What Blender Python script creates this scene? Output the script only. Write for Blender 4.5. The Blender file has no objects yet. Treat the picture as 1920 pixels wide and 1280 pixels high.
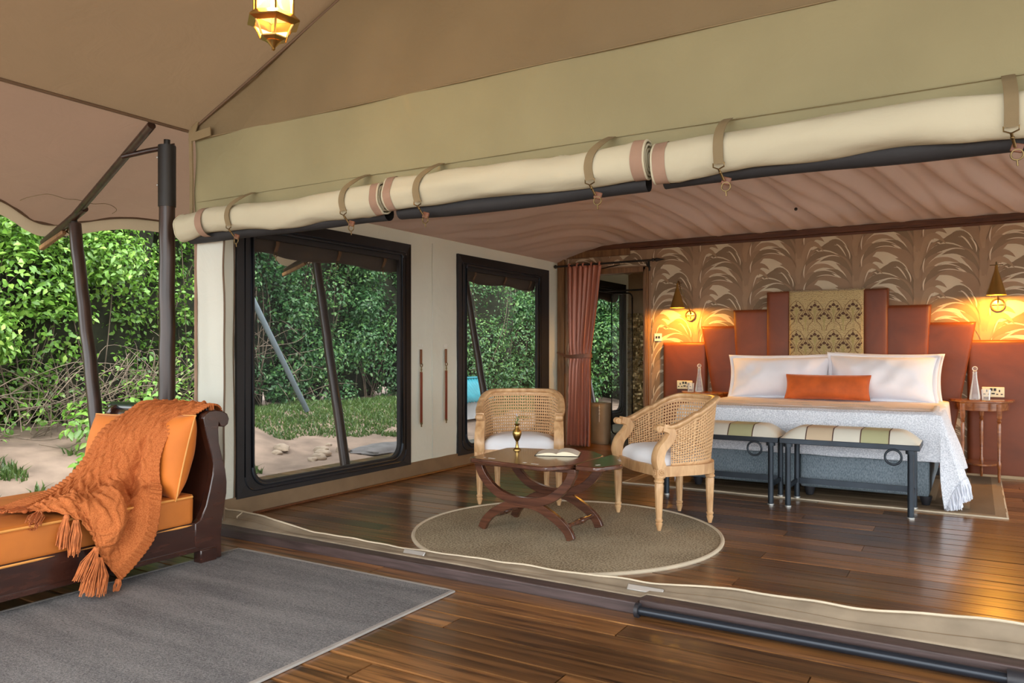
import bpy, bmesh, math, random
import numpy as np
from mathutils import Vector, Matrix, noise
from math import sin, cos, pi, radians, sqrt, exp, atan2
random.seed(7); np.random.seed(7)
S = bpy.context.scene
COL = S.collection

# ------------------------------------------------------------------ camera, sky, sun, exposure
cd = bpy.data.cameras.new('camera'); cam = bpy.data.objects.new('camera', cd); COL.objects.link(cam)
cam.location = (0, 0, 1.12); cam.rotation_euler = (radians(90), 0, radians(31.1))
cd.sensor_width = 36.0; cd.lens = 1443.0 / 1920.0 * 36.0; cd.shift_y = 17.0 / 1920.0; cd.clip_start = 0.05; cd.clip_end = 200
S.camera = cam
W = bpy.data.worlds.new('overcast_sky'); S.world = W; W.use_nodes = True
wn = W.node_tree.nodes; wl = W.node_tree.links
bg = wn['Background']
tc = wn.new('ShaderNodeTexCoord'); sep = wn.new('ShaderNodeSeparateXYZ'); rampw = wn.new('ShaderNodeValToRGB')
wl.new(tc.outputs['Generated'], sep.inputs[0]); wl.new(sep.outputs['Z'], rampw.inputs[0]); wl.new(rampw.outputs[0], bg.inputs[0])
rampw.color_ramp.elements[0].position = 0.0; rampw.color_ramp.elements[0].color = (0.80, 0.84, 0.86, 1)
rampw.color_ramp.elements[1].position = 1.0; rampw.color_ramp.elements[1].color = (0.93, 0.96, 1.0, 1)
bg.inputs[1].default_value = 2.5
sd = bpy.data.lights.new('sun', 'SUN'); sun = bpy.data.objects.new('sun', sd); COL.objects.link(sun)
sd.energy = 1.6; sd.angle = radians(40); sd.color = (1.0, 0.96, 0.9)
sun.rotation_euler = (radians(48), 0, radians(35))       # high and from behind the camera, through cloud
S.view_settings.view_transform = 'Standard'; S.view_settings.look = 'None'
S.view_settings.exposure = 1.25; S.view_settings.gamma = 1.0; S.view_settings.use_curve_mapping = False
S.cycles.max_bounces = 10; S.cycles.diffuse_bounces = 6; S.cycles.transparent_max_bounces = 24
S.cycles.sample_clamp_indirect = 6.0

# ------------------------------------------------------------------ mesh builder
def V(*a): return Vector(a)
def cat(pts, n, closed=False):
    """Catmull-Rom through pts, n samples per span"""
    P = [Vector(p) for p in pts]; out = []; m = len(P); spans = m if closed else m - 1
    for i in range(spans):
        if closed: p0, p1, p2, p3 = P[(i-1) % m], P[i], P[(i+1) % m], P[(i+2) % m]
        else: p0, p1, p2, p3 = P[max(i-1, 0)], P[i], P[i+1], P[min(i+2, m-1)]
        for k in range(n):
            t = k / n
            out.append(0.5*((2*p1) + (p2-p0)*t + (2*p0-5*p1+4*p2-p3)*t*t + (3*p1-p0-3*p2+p3)*t*t*t))
    if not closed: out.append(P[-1].copy())
    return out
def resample(pts, n):
    P = [Vector(p) for p in pts]; d = [0]
    for a, b in zip(P, P[1:]): d.append(d[-1] + (b-a).length)
    out = []; j = 0
    for k in range(n):
        s = d[-1]*k/(n-1)
        while j < len(P)-2 and d[j+1] < s: j += 1
        L = d[j+1]-d[j]; out.append(P[j].lerp(P[j+1], (s-d[j])/L if L > 1e-9 else 0))
    return out
def nz(x, y=0, z=0): return noise.noise(Vector((x, y, z)))

class MB:
    def __init__(s): s.v = []; s.f = []; s.m = []; s.tint = None
    def add(s, vs, fs, mi=0):
        o = len(s.v); s.v += [tuple(p) for p in vs]; s.f += [tuple(i+o for i in f) for f in fs]; s.m += [mi]*len(fs); return s
    def box(s, c, d, R=None, mi=0, taper=1.0):
        x, y, z = d[0]/2, d[1]/2, d[2]/2; c = Vector(c)
        vs = [Vector((a*x*(taper if k < 0 else 1), b*y*(taper if k < 0 else 1), k*z)) for k in (-1, 1) for b in (-1, 1) for a in (-1, 1)]
        if R is not None: vs = [R @ p for p in vs]
        return s.add([p+c for p in vs], [(0,2,3,1),(4,5,7,6),(0,1,5,4),(2,6,7,3),(0,4,6,2),(1,3,7,5)], mi)
    def bx(s, x0, x1, y0, y1, z0, z1, mi=0): return s.box(((x0+x1)/2, (y0+y1)/2, (z0+z1)/2), (x1-x0, y1-y0, z1-z0), None, mi)
    def grid(s, fn, nu, nv, mi=0, closeu=False, flip=False):
        vs = [fn(i/nu, j/nv) for j in range(nv+1) for i in range(nu if closeu else nu+1)]; w = nu if closeu else nu+1; fs = []
        for j in range(nv):
            for i in range(nu):
                a, b = j*w+i, j*w+(i+1) % w; q = (a, b, b+w, a+w); fs.append(q[::-1] if flip else q)
        return s.add(vs, fs, mi)
    def sweep(s, path, prof, up=(0, 0, 1), closed=False, mi=0, cap=True, scale=None):
        """profile (list of (a,b)) swept along path; a along side, b along up"""
        P = [Vector(p) for p in path]; n = len(P); k = len(prof); vs = []; up = Vector(up)
        for i, p in enumerate(P):
            if closed: t = P[(i+1) % n] - P[i-1]
            else: t = P[min(i+1, n-1)] - P[max(i-1, 0)]
            t.normalize(); sd = t.cross(up)
            if sd.length < 1e-4: sd = t.cross(Vector((1, 0.01, 0)))
            sd.normalize(); u2 = sd.cross(t).normalized(); sc = scale(i/(n-1)) if scale else 1
            vs += [p + sd*(a*sc) + u2*(b*sc) for a, b in prof]
        fs = []
        for i in range(n if closed else n-1):
            a, b = i*k, ((i+1) % n)*k
            for j in range(k): fs.append((a+j, a+(j+1) % k, b+(j+1) % k, b+j))
        if cap and not closed: fs += [tuple(range(k))[::-1], tuple((n-1)*k+j for j in range(k))]
        return s.add(vs, fs, mi)
    def tube(s, path, r, n=8, closed=False, mi=0, scale=None, cap=True):
        P = [Vector(p) for p in path]
        d = (P[-1]-P[0]); up = (0, 0, 1)
        if not closed and d.length > 1e-6 and abs(d.normalized().z) > .9: up = (0, 1, 0.01)
        return s.sweep(P, [(r*cos(2*pi*j/n), r*sin(2*pi*j/n)) for j in range(n)], up, closed, mi, cap, scale)
    def rod(s, a, b, r, n=10, mi=0): return s.tube([a, b], r, n, mi=mi)
    def lathe(s, prof, c=(0, 0, 0), n=20, mi=0, flute=None, R=None):
        c = Vector(c); vs = []; k = len(prof); fs = []
        for i, (r, z) in enumerate(prof):
            for j in range(n):
                a = 2*pi*j/n; rr = max(r, 1e-5)*(flute(z, a) if flute else 1); p = Vector((rr*cos(a), rr*sin(a), z))
                vs.append((R @ p if R is not None else p) + c)
        for i in range(k-1):
            for j in range(n): fs.append((i*n+j, i*n+(j+1) % n, (i+1)*n+(j+1) % n, (i+1)*n+j))
        return s.add(vs, fs, mi)
    def prism(s, poly, z0, z1, mi=0):
        n = len(poly); vs = [(x, y, z0) for x, y in poly]+[(x, y, z1) for x, y in poly]
        fs = [tuple(range(n))[::-1], tuple(range(n, 2*n))]+[(i, (i+1) % n, n+(i+1) % n, n+i) for i in range(n)]
        return s.add(vs, fs, mi)
    def torus(s, c, R0, r, ax='y', n=24, k=8, mi=0):
        P = []
        for i in range(n):
            a = 2*pi*i/n
            o = {'y': (R0*cos(a), 0, R0*sin(a)), 'z': (R0*cos(a), R0*sin(a), 0), 'x': (0, R0*cos(a), R0*sin(a))}[ax]
            P.append(Vector(c)+Vector(o))
        return s.sweep(P, [(r*cos(2*pi*j/k), r*sin(2*pi*j/k)) for j in range(k)], {'y': (0, 1, 0), 'z': (0, 0, 1), 'x': (1, 0, 0)}[ax], True, mi)
    def ball(s, c, r, n=12, mi=0, sc=(1, 1, 1)):
        c = Vector(c)
        return s.grid(lambda u, v: c+Vector((r*sc[0]*sin(pi*v)*cos(2*pi*u), r*sc[1]*sin(pi*v)*sin(2*pi*u), -r*sc[2]*cos(pi*v))), n, n//2+1, mi, True)
    def build(s, name, mats, parent=None, smooth=True, bevel=0, seg=2, local=False, angle=38, solid=0, sub=0):
        if not isinstance(mats, (list, tuple)): mats = [mats]
        vs = np.array(s.v, float).reshape(-1, 3)
        if parent is not None and not local:
            off = np.zeros(3); q = parent
            while q is not None: off += np.array(q.location); q = q.parent
            vs = vs - off
        loc = None
        if parent is None and not local:
            mn, mx = vs.min(0), vs.max(0); loc = np.array([(mn[0]+mx[0])/2, (mn[1]+mx[1])/2, mn[2]]); vs = vs-loc
        me = bpy.data.meshes.new(name); me.from_pydata(vs.tolist(), [], s.f); me.update()
        for m in mats: me.materials.append(m)
        if any(s.m): me.polygons.foreach_set('material_index', s.m)
        if smooth:
            me.polygons.foreach_set('use_smooth', [True]*len(me.polygons)); me.set_sharp_from_angle(angle=radians(angle))
        if s.tint is not None:
            at = me.attributes.new('tint', 'FLOAT', 'POINT'); at.data.foreach_set('value', np.array(s.tint, dtype=np.float32))
        o = bpy.data.objects.new(name, me); COL.objects.link(o)
        if loc is not None: o.location = loc
        if parent is not None: o.parent = parent
        if bevel:
            b = o.modifiers.new('bevel', 'BEVEL'); b.width = bevel; b.segments = seg; b.limit_method = 'ANGLE'; b.angle_limit = radians(35)
        if solid:
            b = o.modifiers.new('thickness', 'SOLIDIFY'); b.thickness = solid; b.offset = 0
        if sub:
            b = o.modifiers.new('smooth', 'SUBSURF'); b.levels = sub; b.render_levels = sub
        return o
def thing(name, label, category, loc=(0, 0, 0), rz=0, group=None):
    o = bpy.data.objects.new(name, None); COL.objects.link(o); o.location = loc; o.rotation_euler = (0, 0, rz); o.empty_display_size = .1
    tag(o, label, category, group); return o
def tag(o, label, category, group=None):
    o['label'] = label; o['category'] = category
    if group: o['group'] = group
    return o
def struct(o, label=None):
    o['kind'] = 'structure'
    if label: o['label'] = label
    return o
def stuff(o): o['kind'] = 'stuff'; return o
def copytree(o, parent=None):
    c = o.copy(); COL.objects.link(c)
    if parent is not None: c.parent = parent
    for ch in o.children: copytree(ch, c)
    return c

# ------------------------------------------------------------------ materials
def newmat(name):
    m = bpy.data.materials.new(name); m.use_nodes = True; return m, m.node_tree.nodes, m.node_tree.links, m.node_tree.nodes['Principled BSDF']
def coords(n, l, scale=(1, 1, 1), kind='Object', rot=(0, 0, 0)):
    t = n.new('ShaderNodeTexCoord'); mp = n.new('ShaderNodeMapping'); mp.inputs['Scale'].default_value = scale; mp.inputs['Rotation'].default_value = rot
    l.new(t.outputs[kind], mp.inputs[0]); return mp.outputs[0]
def noisetex(n, l, vec, scale, detail=4, dist=0):
    t = n.new('ShaderNodeTexNoise'); t.inputs['Scale'].default_value = scale; t.inputs['Detail'].default_value = detail; t.inputs['Distortion'].default_value = dist
    l.new(vec, t.inputs['Vector']); return t.outputs['Fac']
def ramp(n, l, fac, stops):
    r = n.new('ShaderNodeValToRGB'); e = r.color_ramp.elements
    while len(e) < len(stops): e.new(.5)
    for k, (p, c) in zip(e, stops): k.position = p; k.color = tuple(c)+(1,) if len(c) == 3 else c
    l.new(fac, r.inputs[0]); return r.outputs[0]
def bump(n, l, h, bsdf, strength, dist=.002):
    b = n.new('ShaderNodeBump'); b.inputs['Strength'].default_value = strength; b.inputs['Distance'].default_value = dist
    l.new(h, b.inputs['Height']); l.new(b.outputs[0], bsdf.inputs['Normal']); return b
def mul(c, k): return tuple(min(1, x*k) for x in c)
def plain(name, col, rough=.6, metal=0, spec=.5, var=.12, nscale=6, bumps=0, bscale=80, scale=(1, 1, 1), sheen=0, coat=0):
    m, n, l, b = newmat(name); vec = coords(n, l, scale)
    f = noisetex(n, l, vec, nscale, 5)
    l.new(ramp(n, l, f, [(.3, mul(col, 1-var)), (.7, mul(col, 1+var))]), b.inputs['Base Color'])
    b.inputs['Roughness'].default_value = rough; b.inputs['Metallic'].default_value = metal; b.inputs['Specular IOR Level'].default_value = spec
    if sheen: b.inputs['Sheen Weight'].default_value = sheen; b.inputs['Sheen Roughness'].default_value = .4
    if coat: b.inputs['Coat Weight'].default_value = coat; b.inputs['Coat Roughness'].default_value = .1
    if bumps: bump(n, l, noisetex(n, l, vec, bscale, 3), b, bumps)
    return m
def wood(name, dark, light, rough=.35, grain=(1, 14, 14), coat=0, per_object=0, bumps=.15, wscale=3.5, kind='Object'):
    m, n, l, b = newmat(name); t = n.new('ShaderNodeTexCoord'); mp = n.new('ShaderNodeMapping'); mp.inputs['Scale'].default_value = grain
    oi = n.new('ShaderNodeObjectInfo'); vm = n.new('ShaderNodeVectorMath'); vm.operation = 'SCALE'; vm.inputs[0].default_value = (7.3, 5.1, 3.7)
    ml = n.new('ShaderNodeMath'); ml.operation = 'MULTIPLY'; ml.inputs[1].default_value = 9.0
    l.new(oi.outputs['Random'], ml.inputs[0]); l.new(ml.outputs[0], vm.inputs['Scale'])
    ad = n.new('ShaderNodeVectorMath'); l.new(t.outputs[kind], ad.inputs[0]); l.new(vm.outputs[0], ad.inputs[1]); l.new(ad.outputs[0], mp.inputs[0])
    f = noisetex(n, l, mp.outputs[0], wscale, 7, .6)
    c = ramp(n, l, f, [(.28, dark), (.5, tuple((a+b2)/2 for a, b2 in zip(dark, light))), (.72, light)])
    if per_object:
        hv = n.new('ShaderNodeHueSaturation'); mr = n.new('ShaderNodeMapRange'); mr.inputs[3].default_value = 1-per_object; mr.inputs[4].default_value = 1+per_object
        l.new(oi.outputs['Random'], mr.inputs[0]); l.new(mr.outputs[0], hv.inputs['Value']); l.new(c, hv.inputs['Color']); c = hv.outputs[0]
    l.new(c, b.inputs['Base Color']); b.inputs['Roughness'].default_value = rough
    if coat: b.inputs['Coat Weight'].default_value = coat; b.inputs['Coat Roughness'].default_value = .12
    if bumps: bump(n, l, f, b, bumps)
    return m
def canvas(name, col, trans=.35, tcol=None, var=.06, rough=.85):
    """woven tent cloth: lets some of the daylight through"""
    m, n, l, b = newmat(name); vec = coords(n, l)
    f = noisetex(n, l, vec, 1.3, 5)
    c = ramp(n, l, f, [(.3, mul(col, 1-var)), (.7, mul(col, 1+var))])
    l.new(c, b.inputs['Base Color']); b.inputs['Roughness'].default_value = rough; b.inputs['Specular IOR Level'].default_value = .2
    f2 = noisetex(n, l, vec, 4, 7, 1.2); bump(n, l, f2, b, .5, .02)
    tr = n.new('ShaderNodeBsdfTranslucent'); tr.inputs[0].default_value = tuple(tcol or col)+(1,)
    mx = n.new('ShaderNodeMixShader'); mx.inputs[0].default_value = trans
    l.new(b.outputs[0], mx.inputs[1]); l.new(tr.outputs[0], mx.inputs[2]); l.new(mx.outputs[0], n['Material Output'].inputs[0]); return m
def glass(name, col=(1, 1, 1), rough=0.02, opacity=.12):
    """thin clear glass"""
    m, n, l, b = newmat(name); b.inputs['Base Color'].default_value = col+(1,); b.inputs['Roughness'].default_value = rough
    b.inputs['Specular IOR Level'].default_value = .8
    tp = n.new('ShaderNodeBsdfTransparent'); fr = n.new('ShaderNodeFresnel'); fr.inputs[0].default_value = 1.45
    ma = n.new('ShaderNodeMath'); ma.operation = 'MULTIPLY_ADD'; ma.inputs[1].default_value = .8; ma.inputs[2].default_value = opacity; ma.use_clamp = True
    l.new(fr.outputs[0], ma.inputs[0]); mx = n.new('ShaderNodeMixShader'); l.new(ma.outputs[0], mx.inputs[0]); l.new(tp.outputs[0], mx.inputs[1]); l.new(b.outputs[0], mx.inputs[2])
    l.new(mx.outputs[0], n['Material Output'].inputs[0]); return m
def glow(name, col, strength):
    m, n, l, b = newmat(name); b.inputs['Base Color'].default_value = col+(1,); b.inputs['Emission Color'].default_value = col+(1,); b.inputs['Emission Strength'].default_value = strength; return m
def weave(name, c1, c2, sx, sy, rough=.9, bmp=.5, rot=0, kind='Object', spread=.25):
    """cross woven threads, two wave sets multiplied"""
    m, n, l, b = newmat(name); vec = coords(n, l, (1, 1, 1), kind, (0, 0, rot))
    outs = []
    for d, s in (('X', sx), ('Y', sy)):
        w = n.new('ShaderNodeTexWave'); w.bands_direction = d; w.inputs['Scale'].default_value = s; w.inputs['Distortion'].default_value = .8; w.inputs['Detail'].default_value = 1; l.new(vec, w.inputs[0]); outs.append(w.outputs['Fac'])
    mm = n.new('ShaderNodeMath'); mm.operation = 'MULTIPLY'; l.new(outs[0], mm.inputs[0]); l.new(outs[1], mm.inputs[1])
    f = noisetex(n, l, vec, 3, 6); f2 = noisetex(n, l, vec, 160, 2)
    a1 = n.new('ShaderNodeMath'); a1.operation = 'MULTIPLY_ADD'; a1.inputs[1].default_value = spread; l.new(f2, a1.inputs[0]); l.new(mm.outputs[0], a1.inputs[2])
    a2 = n.new('ShaderNodeMath'); a2.operation = 'MULTIPLY_ADD'; a2.inputs[1].default_value = .5; l.new(f, a2.inputs[0]); l.new(a1.outputs[0], a2.inputs[2])
    l.new(ramp(n, l, a2.outputs[0], [(.2, c1), (1.0, c2)]), b.inputs['Base Color']); b.inputs['Roughness'].default_value = rough; b.inputs['Specular IOR Level'].default_value = .15
    bump(n, l, a1.outputs[0], b, bmp, .002); return m
def velvet(name, col):
    m, n, l, b = newmat(name); vec = coords(n, l)
    l.new(ramp(n, l, noisetex(n, l, vec, 2.5, 6, 1.0), [(.3, mul(col, .78)), (.7, mul(col, 1.3))]), b.inputs['Base Color']); b.inputs['Roughness'].default_value = .5
    b.inputs['Sheen Weight'].default_value = .16; b.inputs['Sheen Tint'].default_value = (.9, .36, .14, 1); b.inputs['Sheen Roughness'].default_value = .45
    bump(n, l, noisetex(n, l, vec, 5, 4), b, .35, .008); return m
def speckle(name, c1, c2, scale=150, rough=.95, bmp=.8, dist=.004, stretch=(1, 1, 1), big=.35):
    """coarse looped or woven pile"""
    m, n, l, b = newmat(name); vec = coords(n, l, stretch); f = noisetex(n, l, vec, scale, 2); g = noisetex(n, l, coords(n, l), 2.2, 5)
    a = n.new('ShaderNodeMath'); a.operation = 'MULTIPLY_ADD'; a.inputs[1].default_value = big; l.new(g, a.inputs[0]); l.new(f, a.inputs[2])
    lo, hi = .38+big*.5-.02, .62+big*.5
    l.new(ramp(n, l, a.outputs[0], [(lo, c1), (hi, c2)]), b.inputs['Base Color']); b.inputs['Roughness'].default_value = rough; b.inputs['Specular IOR Level'].default_value = .1
    bump(n, l, f, b, bmp, dist); return m
M = {}
M['plank'] = wood('interior_plank', (.032, .013, .006), (.30, .138, .050), .28, (.5, 13, 13), .3, .5)
M['deck'] = wood('veranda_plank', (.030, .012, .005), (.30, .135, .044), .30, (.5, 11, 11), .3, .5)
M['gap'] = plain('plank_joint_highlight', (.62, .38, .18), .7, var=.3)  # pale underlay: highlights along the board edges painted as joint colour
M['cream'] = canvas('cream_canvas', (.57, .53, .385), .16)
M['wallc'] = canvas('wall_canvas', (.74, .755, .67), .26, (.64, .64, .55))
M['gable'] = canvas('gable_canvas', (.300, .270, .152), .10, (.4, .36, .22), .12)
M['fly'] = canvas('fly_canvas', (.195, .128, .076), .08, (.36, .24, .13), .10)
M['skirt'] = canvas('skirt_canvas', (.155, .094, .062), .10, (.4, .25, .16), .10)
M['liner'] = canvas('liner_canvas', (.60, .495, .44), .26, (.6, .49, .44))
M['hem'] = canvas('hem_canvas', (.44, .335, .22), .25)
M['blind'] = plain('storm_blind', (.085, .062, .045), .85, bumps=.3, bscale=30)
M['tan'] = plain('tan_webbing', (.30, .19, .13), .85, bumps=.3, bscale=300)
M['strap'] = plain('olive_webbing', (.22, .165, .085), .85, bumps=.3, bscale=300)
M['pipe'] = plain('brown_piping', (.13, .08, .045), .7)
M['black'] = plain('black_canvas', (.018, .017, .018), .75, bumps=.3, bscale=200)
M['mud'] = plain('brown_groundsheet', (.20, .135, .075), .8, bumps=.4, bscale=25)
M['flap'] = plain('beige_groundsheet', (.27, .215, .15), .8, bumps=.5, bscale=18, var=.2)
M['sill'] = wood('dark_sill', (.035, .022, .020), (.095, .062, .058), .5)
M['pole'] = wood('stained_pole', (.010, .005, .003), (.050, .022, .013), .38, (9, 9, .8), .2, wscale=2.5)
M['brass'] = plain('brass', (.52, .34, .11), .28, 1.0, var=.1)
M['abrass'] = plain('aged_brass', (.17, .115, .05), .38, 1.0, var=.25, nscale=20)
M['leather'] = plain('brown_leather', (.15, .055, .025), .5, var=.25)
M['redleather'] = plain('oxblood_leather', (.17, .035, .018), .45, var=.2)
M['trimwood'] = wood('trim_wood', (.13, .058, .022), (.27, .14, .055), .45, (10, 10, .9))
M['trimdark'] = wood('cornice_wood', (.055, .018, .008), (.14, .05, .02), .45, (1, 12, 12))
M['mahog'] = wood('mahogany', (.022, .008, .006), (.048, .016, .010), .24, (2, 2, 9), .4, bumps=.03)
M['tablewood'] = wood('table_wood', (.045, .016, .009), (.135, .05, .026), .22, (1, 12, 12), .5)
M['standwood'] = wood('nightstand_wood', (.17, .045, .013), (.40, .14, .04), .25, (1, 9, 9), .5)
M['cane_wood'] = wood('beech_frame', (.45, .24, .10), (.74, .48, .25), .42, (6, 6, 2), .1)
M['cane'] = weave('cane_weave', (.50, .28, .13), (.80, .54, .30), 120, 120, .6, .3, kind='Object')
M['seatw'] = plain('seat_linen', (.82, .84, .88), .85, var=.03, bumps=.15, bscale=150)
M['linen'] = plain('white_cotton', (.86, .86, .90), .8, var=.02, bumps=.3, bscale=9, sheen=.2)
M['rust'] = plain('rust_velvet', (.56, .105, .012), .7, var=.2, nscale=9, sheen=.5, bumps=.2, bscale=14)
M['velvet'] = velvet('headboard_velvet', (.150, .034, .0075))
M['grey'] = speckle('bed_base_fabric', (.13, .17, .20), (.25, .30, .34), 60, stretch=(4, 4, 1))
M['iron'] = plain('black_iron', (.035, .045, .058), .42, .6, var=.2)
M['blackfoot'] = plain('black_foot', (.02, .02, .025), .5)
M['orange'] = plain('orange_cotton', (.58, .155, .012), .7, var=.10, sheen=.1, bumps=.6, bscale=7)
M['orange2'] = plain('orange_mattress_cotton', (.46, .135, .016), .7, var=.12, bumps=.6, bscale=5)
M['pipingo'] = plain('orange_piping', (.68, .30, .07), .6)
M['rug'] = speckle('sisal', (.19, .15, .098), (.47, .40, .28), 95)
M['rugedge'] = plain('sisal_binding', (.58, .50, .37), .9, bumps=.3)
M['paper'] = plain('book_paper', (.80, .72, .52), .8, var=.05)
M['paperp'] = plain('book_page', (.78, .76, .68), .8, var=.04)
M['green'] = plain('sprig_green', (.10, .22, .06), .6)
M['stonein'] = plain('bone_inlay', (.62, .55, .48), .4)
M['kraft'] = plain('kraft_paper', (.44, .32, .19), .8, bumps=.3, bscale=12)
M['curtain'] = plain('terracotta_satin', (.45, .165, .10), .36, var=.12, sheen=.2, scale=(1, 1, .2))
M['plate'] = plain('cream_plastic', (.82, .76, .50), .35, var=.02)
M['white'] = plain('white_plastic', (.85, .84, .80), .35, var=.02)
M['dark'] = plain('dark_slot', (.012, .010, .008), .5)
M['glass'] = glass('clear_glass', (.9, .95, .95), .02, .07)
M['amber'] = glass('lantern_glass', (.95, .75, .42), .12, .16)
M['steel'] = plain('tin', (.5, .5, .48), .4, .8)
M['bulb'] = glow('bulb', (1.0, .55, .12), 40)
M['soil'] = plain('red_soil', (.27, .195, .145), .95, var=.35, nscale=3, bumps=.9, bscale=14)
M['stone'] = plain('pale_stone', (.38, .30, .22), .9, var=.3, nscale=9, bumps=.6, bscale=20)
M['twig'] = plain('dry_twig', (.17, .13, .095), .9, var=.4)
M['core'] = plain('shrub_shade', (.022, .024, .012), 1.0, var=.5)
M['turq'] = plain('turquoise_tin', (.015, .22, .27), .5, var=.12)
M['hutw'] = plain('hut_wall', (.55, .58, .60), .8, var=.1)
M['pvc'] = plain('grey_pipe', (.13, .165, .185), .5)
M['barblue'] = plain('black_bar', (.018, .024, .034), .3, .3, var=.1)

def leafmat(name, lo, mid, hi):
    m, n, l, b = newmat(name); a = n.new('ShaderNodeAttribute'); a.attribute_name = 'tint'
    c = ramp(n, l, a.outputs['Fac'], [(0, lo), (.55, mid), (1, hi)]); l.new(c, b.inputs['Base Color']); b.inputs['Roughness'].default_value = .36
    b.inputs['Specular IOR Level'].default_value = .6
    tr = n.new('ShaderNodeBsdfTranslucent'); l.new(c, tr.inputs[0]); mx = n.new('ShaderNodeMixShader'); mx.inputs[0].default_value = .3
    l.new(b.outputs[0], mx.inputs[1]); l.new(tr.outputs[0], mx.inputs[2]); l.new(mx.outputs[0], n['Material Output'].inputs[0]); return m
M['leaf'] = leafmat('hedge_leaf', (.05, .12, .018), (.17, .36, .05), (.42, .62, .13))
M['leaf2'] = leafmat('deep_leaf', (.018, .062, .022), (.064, .175, .058), (.20, .37, .10))
M['grass'] = leafmat('grass_blade', (.045, .10, .02), (.10, .185, .045), (.20, .27, .08))
def screenmat():
    m, n, l, b = newmat('fly_screen'); b.inputs['Base Color'].default_value = (.035, .042, .045, 1); b.inputs['Roughness'].default_value = .9
    tp = n.new('ShaderNodeBsdfTransparent'); mx = n.new('ShaderNodeMixShader'); mx.inputs[0].default_value = .72
    l.new(b.outputs[0], mx.inputs[1]); l.new(tp.outputs[0], mx.inputs[2]); l.new(mx.outputs[0], n['Material Output'].inputs[0]); return m
M['screen'] = screenmat()

# ================================================================== SETTING
XW, YT, YB = -4.27, 3.24, 8.15          # left wall, threshold, back wall
VZ = -0.03                              # veranda floor is a little lower than the room
# ---- floor: planks run along X
fl = MB(); fl.bx(-5.62, 3.2, -1.6, 3.17, VZ-.06, VZ-.016); fl.bx(-5.62, XW-.02, 3.17, 12.2, VZ-.06, VZ-.016); fl.bx(XW-.02, 3.2, 3.17, 12.2, -.075, -.013)
floor = struct(fl.build('floor', M['gap'], smooth=False))
pw = .143
def plank(x0, x1, y0, y1, zt, mat):
    wide = y1 < 2.35; key = (round(x1-x0, 3), round(y1-y0, 3), mat.name, wide)
    if key not in PM:
        b = MB(); L, w = x1-x0, y1-y0; g = (.0052 if wide else .003) if mat is M['deck'] else .0016; t = .02; e = .004
        xs = (-L/2+g, L/2-g); ys = [(-w/2+g, -e), (-w/2+g+e, 0), (w/2-g-e, 0), (w/2-g, -e)]
        prof = [(-w/2+g, -t)]+ys+[(w/2-g, -t)]
        vs = [(x, y, z) for x in xs for y, z in prof]; k = len(prof)
        fs = [(i, i+1, k+i+1, k+i)[::-1] for i in range(k-1)]+[tuple(range(k)), tuple(range(k, 2*k))[::-1]]
        me = bpy.data.meshes.new('plank'); me.from_pydata(vs, [], fs); me.materials.append(mat); PM[key] = me
    o = bpy.data.objects.new('plank', PM[key]); COL.objects.link(o); o.parent = floor
    o.location = Vector(((x0+x1)/2, (y0+y1)/2, zt+random.uniform(-.0012, .0006)))-floor.location
PM = {}
y = 3.165; r = 0
while y > -.75:                         # veranda rows towards the camera
    xs = [[-5.6, -2.7, .35, 3.1], [-5.6, -1.25, 3.1], [-5.6, -3.6, -.5, 3.1], [-5.6, -1.9, 1.2, 3.1]][r % 4] if y > .8 else [-5.6, -1.6, 3.1]
    for a, b in zip(xs, xs[1:]): plank(a, b, y-pw, y, VZ, M['deck'])
    y -= pw; r += 1
y = 3.26; r = 0
while y < YB+.9:                        # rows inside the tent
    xs = [[XW, -1.45, 2.9], [XW, -2.75, .3, 2.9], [XW, -.55, 2.9], [XW, -3.2, -1.0, 2.9]][r % 4]
    for a, b in zip(xs, xs[1:]): plank(a, b, y, y+pw, 0, M['plank'])
    y += pw; r += 1
y = 3.17
while y < 11.9:                         # strip of deck along the outside of the tent
    plank(-5.6, XW-.03, y, y+pw, VZ, M['deck']); y += pw

# ---- outside ground
def gz(x, y):
    t = min(max((-6.3-x)/2.2, 0), 1); t = t*t*(3-2*t)
    return -.14 + .42*t + .05*nz(x*1.3, y*1.3) + .03*nz(x*4, y*4) if x < -5.6 else -.14
g = MB(); g.grid(lambda u, v: (-14+8.4*u, -6+28*v, gz(-14+8.4*u, -6+28*v)), 70, 120); g.grid(lambda u, v: (-5.6+30*u, -25+60*v, -.16), 2, 2)
md = MB(); md.grid(lambda u, v: (-60+46*u, -40+90*v, .26), 2, 2); md.grid(lambda u, v: (-14+60*u, 16.5+60*v, .05), 2, 2); struct(md.build('meadow', plain('meadow_green', (.035, .06, .02), .95, var=.4, nscale=2)), 'dark undergrowth beyond the hedge')
ground = struct(g.build('ground', M['soil']), 'reddish bare soil rising to the hedge beside the deck')

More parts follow.
